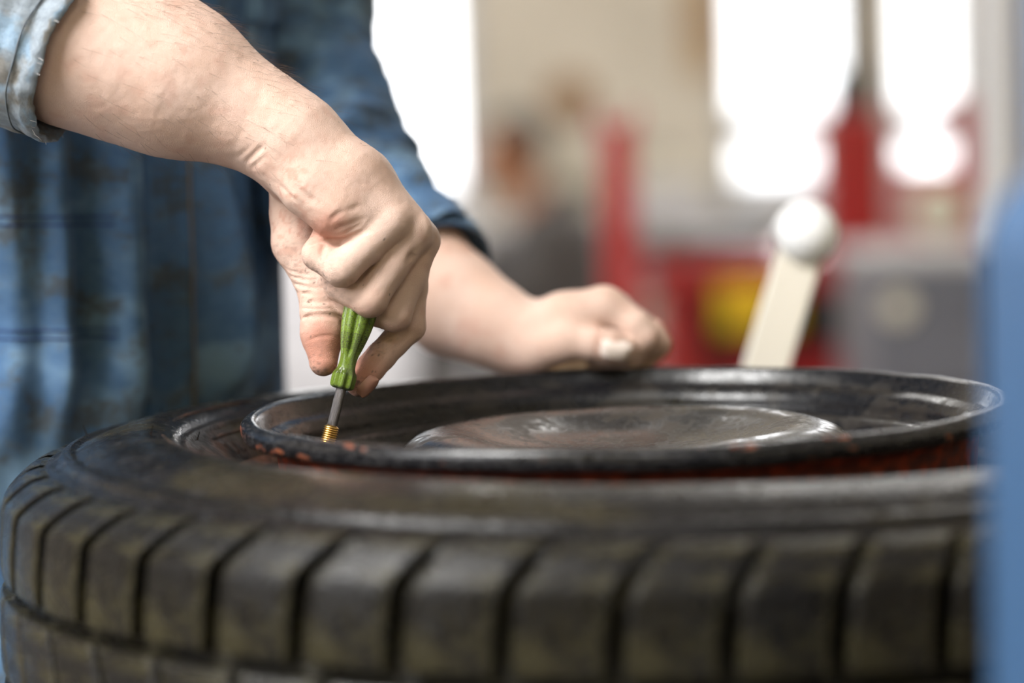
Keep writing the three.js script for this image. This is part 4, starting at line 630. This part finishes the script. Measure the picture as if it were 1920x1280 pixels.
// ---------------------------------------------------------------- a second man, sitting far behind by the bench
{
  const hc = P(962, 288, 7.7), o = thing('person', 'person with dark hair sitting on a crate before the grey work bench', 'person', [hc.x + 0.1, 0, hc.z]);
  const q = (x, y, z) => V(x, y, z), dy = hc.y, hd = q(-0.1, dy, 0);
  const base = [chain([[q(-0.06, dy - 0.15, 0), 0.055], [q(0, dy - 0.28, 0), 0.09], [q(0.06, 0.5, 0), 0.11]], 0.05)], skinParts = [ellipsoid(hd, 0.088, 0.115, 0.076), capsule(q(-0.185, dy + 0.005, 0), q(-0.2, dy - 0.03, 0), 0.009, 0.013), capsule(q(-0.15, dy - 0.085, 0), q(-0.165, dy - 0.09, 0), 0.035, 0.03), capsule(q(-0.17, dy + 0.03, -0.03), q(-0.17, dy + 0.03, 0.03), 0.014, 0.014), capsule(q(-0.08, dy - 0.02, 0.075), q(-0.08, dy + 0.015, 0.078), 0.014, 0.016), capsule(q(-0.08, dy - 0.02, -0.075), q(-0.08, dy + 0.015, -0.078), 0.014, 0.016), capsule(q(-0.08, dy - 0.09, 0), q(-0.04, dy - 0.17, 0), 0.05, 0.055)];
  const hands = []; for (const s of [-1, 1]) { const w = q(-0.36, 0.52, s * 0.13); hands.push(capsule(q(-0.24, 0.56, s * 0.16), w, 0.032, 0.026), capsule(w, q(-0.42, 0.5, s * 0.12), 0.03, 0.032)); for (let k = 0; k < 4; k++) hands.push(chain([[q(-0.42, 0.5, s * 0.12 + (k - 1.5) * 0.017), 0.011], [q(-0.465, 0.485 - 0.004 * Math.abs(k - 1.4), s * 0.12 + (k - 1.5) * 0.018), 0.0095], [q(-0.478, 0.455, s * 0.12 + (k - 1.5) * 0.018), 0.0085]], 0.006)); hands.push(chain([[q(-0.38, 0.5, s * 0.1), 0.014], [q(-0.41, 0.48, s * 0.075), 0.011], [q(-0.44, 0.475, s * 0.075), 0.009]], 0.006)); }
  const f = (x, y, z) => { let d = skinParts[0](x, y, z); for (const p of [...skinParts.slice(1), ...base]) d = smin(d, p(x, y, z), 0.02); let h = hands[0](x, y, z); for (const p of hands.slice(1)) h = smin(h, p(x, y, z), 0.008); for (const s of [-1, 1]) d = smin(d, chain([[q(0.0, dy - 0.24, s * 0.12), 0.045], [q(-0.08, dy - 0.42, s * 0.2), 0.036], [q(-0.24, 0.56, s * 0.16), 0.032]], 0.02)(x, y, z), 0.03); return smin(d, h, 0.01); };
  mesh('body', boxUV(meshField(f, q(-0.5, 0.38, -0.3), q(0.2, dy + 0.14, 0.3), 0.006), () => [0.52, 0.24, 0.13]), std({ vertexColors: true, roughness: 0.55 }), o);
  const hr = (x, y, z) => Math.max(ellipsoid(hd.clone().add(q(0.006, 0.012, 0)), 0.096, 0.12, 0.086)(x, y, z), -(y - dy - 0.03 + (x - hd.x) * 0.9));
  mesh('hair', boxUV(meshField(hr, q(-0.25, dy - 0.16, -0.12), q(0.05, dy + 0.16, 0.12), 0.007)), std({ color: lin(0.025, 0.018, 0.012), roughness: 0.6 }), o);
  const cl = [chain([[q(0.0, dy - 0.25, 0), 0.12], [q(0.04, 0.62, 0), 0.15], [q(0.05, 0.46, 0), 0.16]], 0.05)];
  for (const s of [-1, 1]) cl.push(chain([[q(0.0, dy - 0.24, s * 0.12), 0.068], [q(-0.08, dy - 0.42, s * 0.2), 0.056], [q(-0.24, 0.56, s * 0.16), 0.046]], 0.02), chain([[q(0.04, 0.44, s * 0.09), 0.095], [q(-0.34, 0.43, s * 0.12), 0.07], [q(-0.36, 0.08, s * 0.12), 0.055]], 0.03));
  mesh('overalls', boxUV(meshField((x, y, z) => { let d = cl[0](x, y, z); for (const p of cl.slice(1)) d = smin(d, p(x, y, z), 0.04); return d + 0.008 * noise(x * 12, y * 12, z * 12); }, q(-0.5, 0.0, -0.35), q(0.3, dy - 0.05, 0.35), 0.011)), std({ color: lin(0.10, 0.092, 0.09), roughness: 0.9 }), o);
  for (const s of [-1, 1]) mesh('boot', boxUV(meshField((x, y, z) => Math.max(capsule(q(-0.36, 0.05, s * 0.12), q(-0.5, 0.04, s * 0.14), 0.052, 0.042)(x, y, z), 0.003 - y), q(-0.58, -0.02, s * 0.13 - 0.1), q(-0.28, 0.14, s * 0.13 + 0.1), 0.009)), M.rubberMat, o);
  const c = thing('crate', 'low wooden crate under the sitting person', 'crate', [hc.x + 0.16, 0, hc.z]);
  for (let i = 0; i < 3; i++) for (const s of [-1, 1]) mesh('slat', box(0.36, 0.08, 0.014, 0, 0.045 + i * 0.095, s * 0.16), M.tan, c);
  for (const s of [-1, 1]) mesh('end_panel', box(0.014, 0.27, 0.32, s * 0.175, 0.14, 0), M.tan, c);
  mesh('lid', box(0.38, 0.014, 0.35, 0, 0.285, 0), M.tan, c);
}

renderer.render(scene, camera);
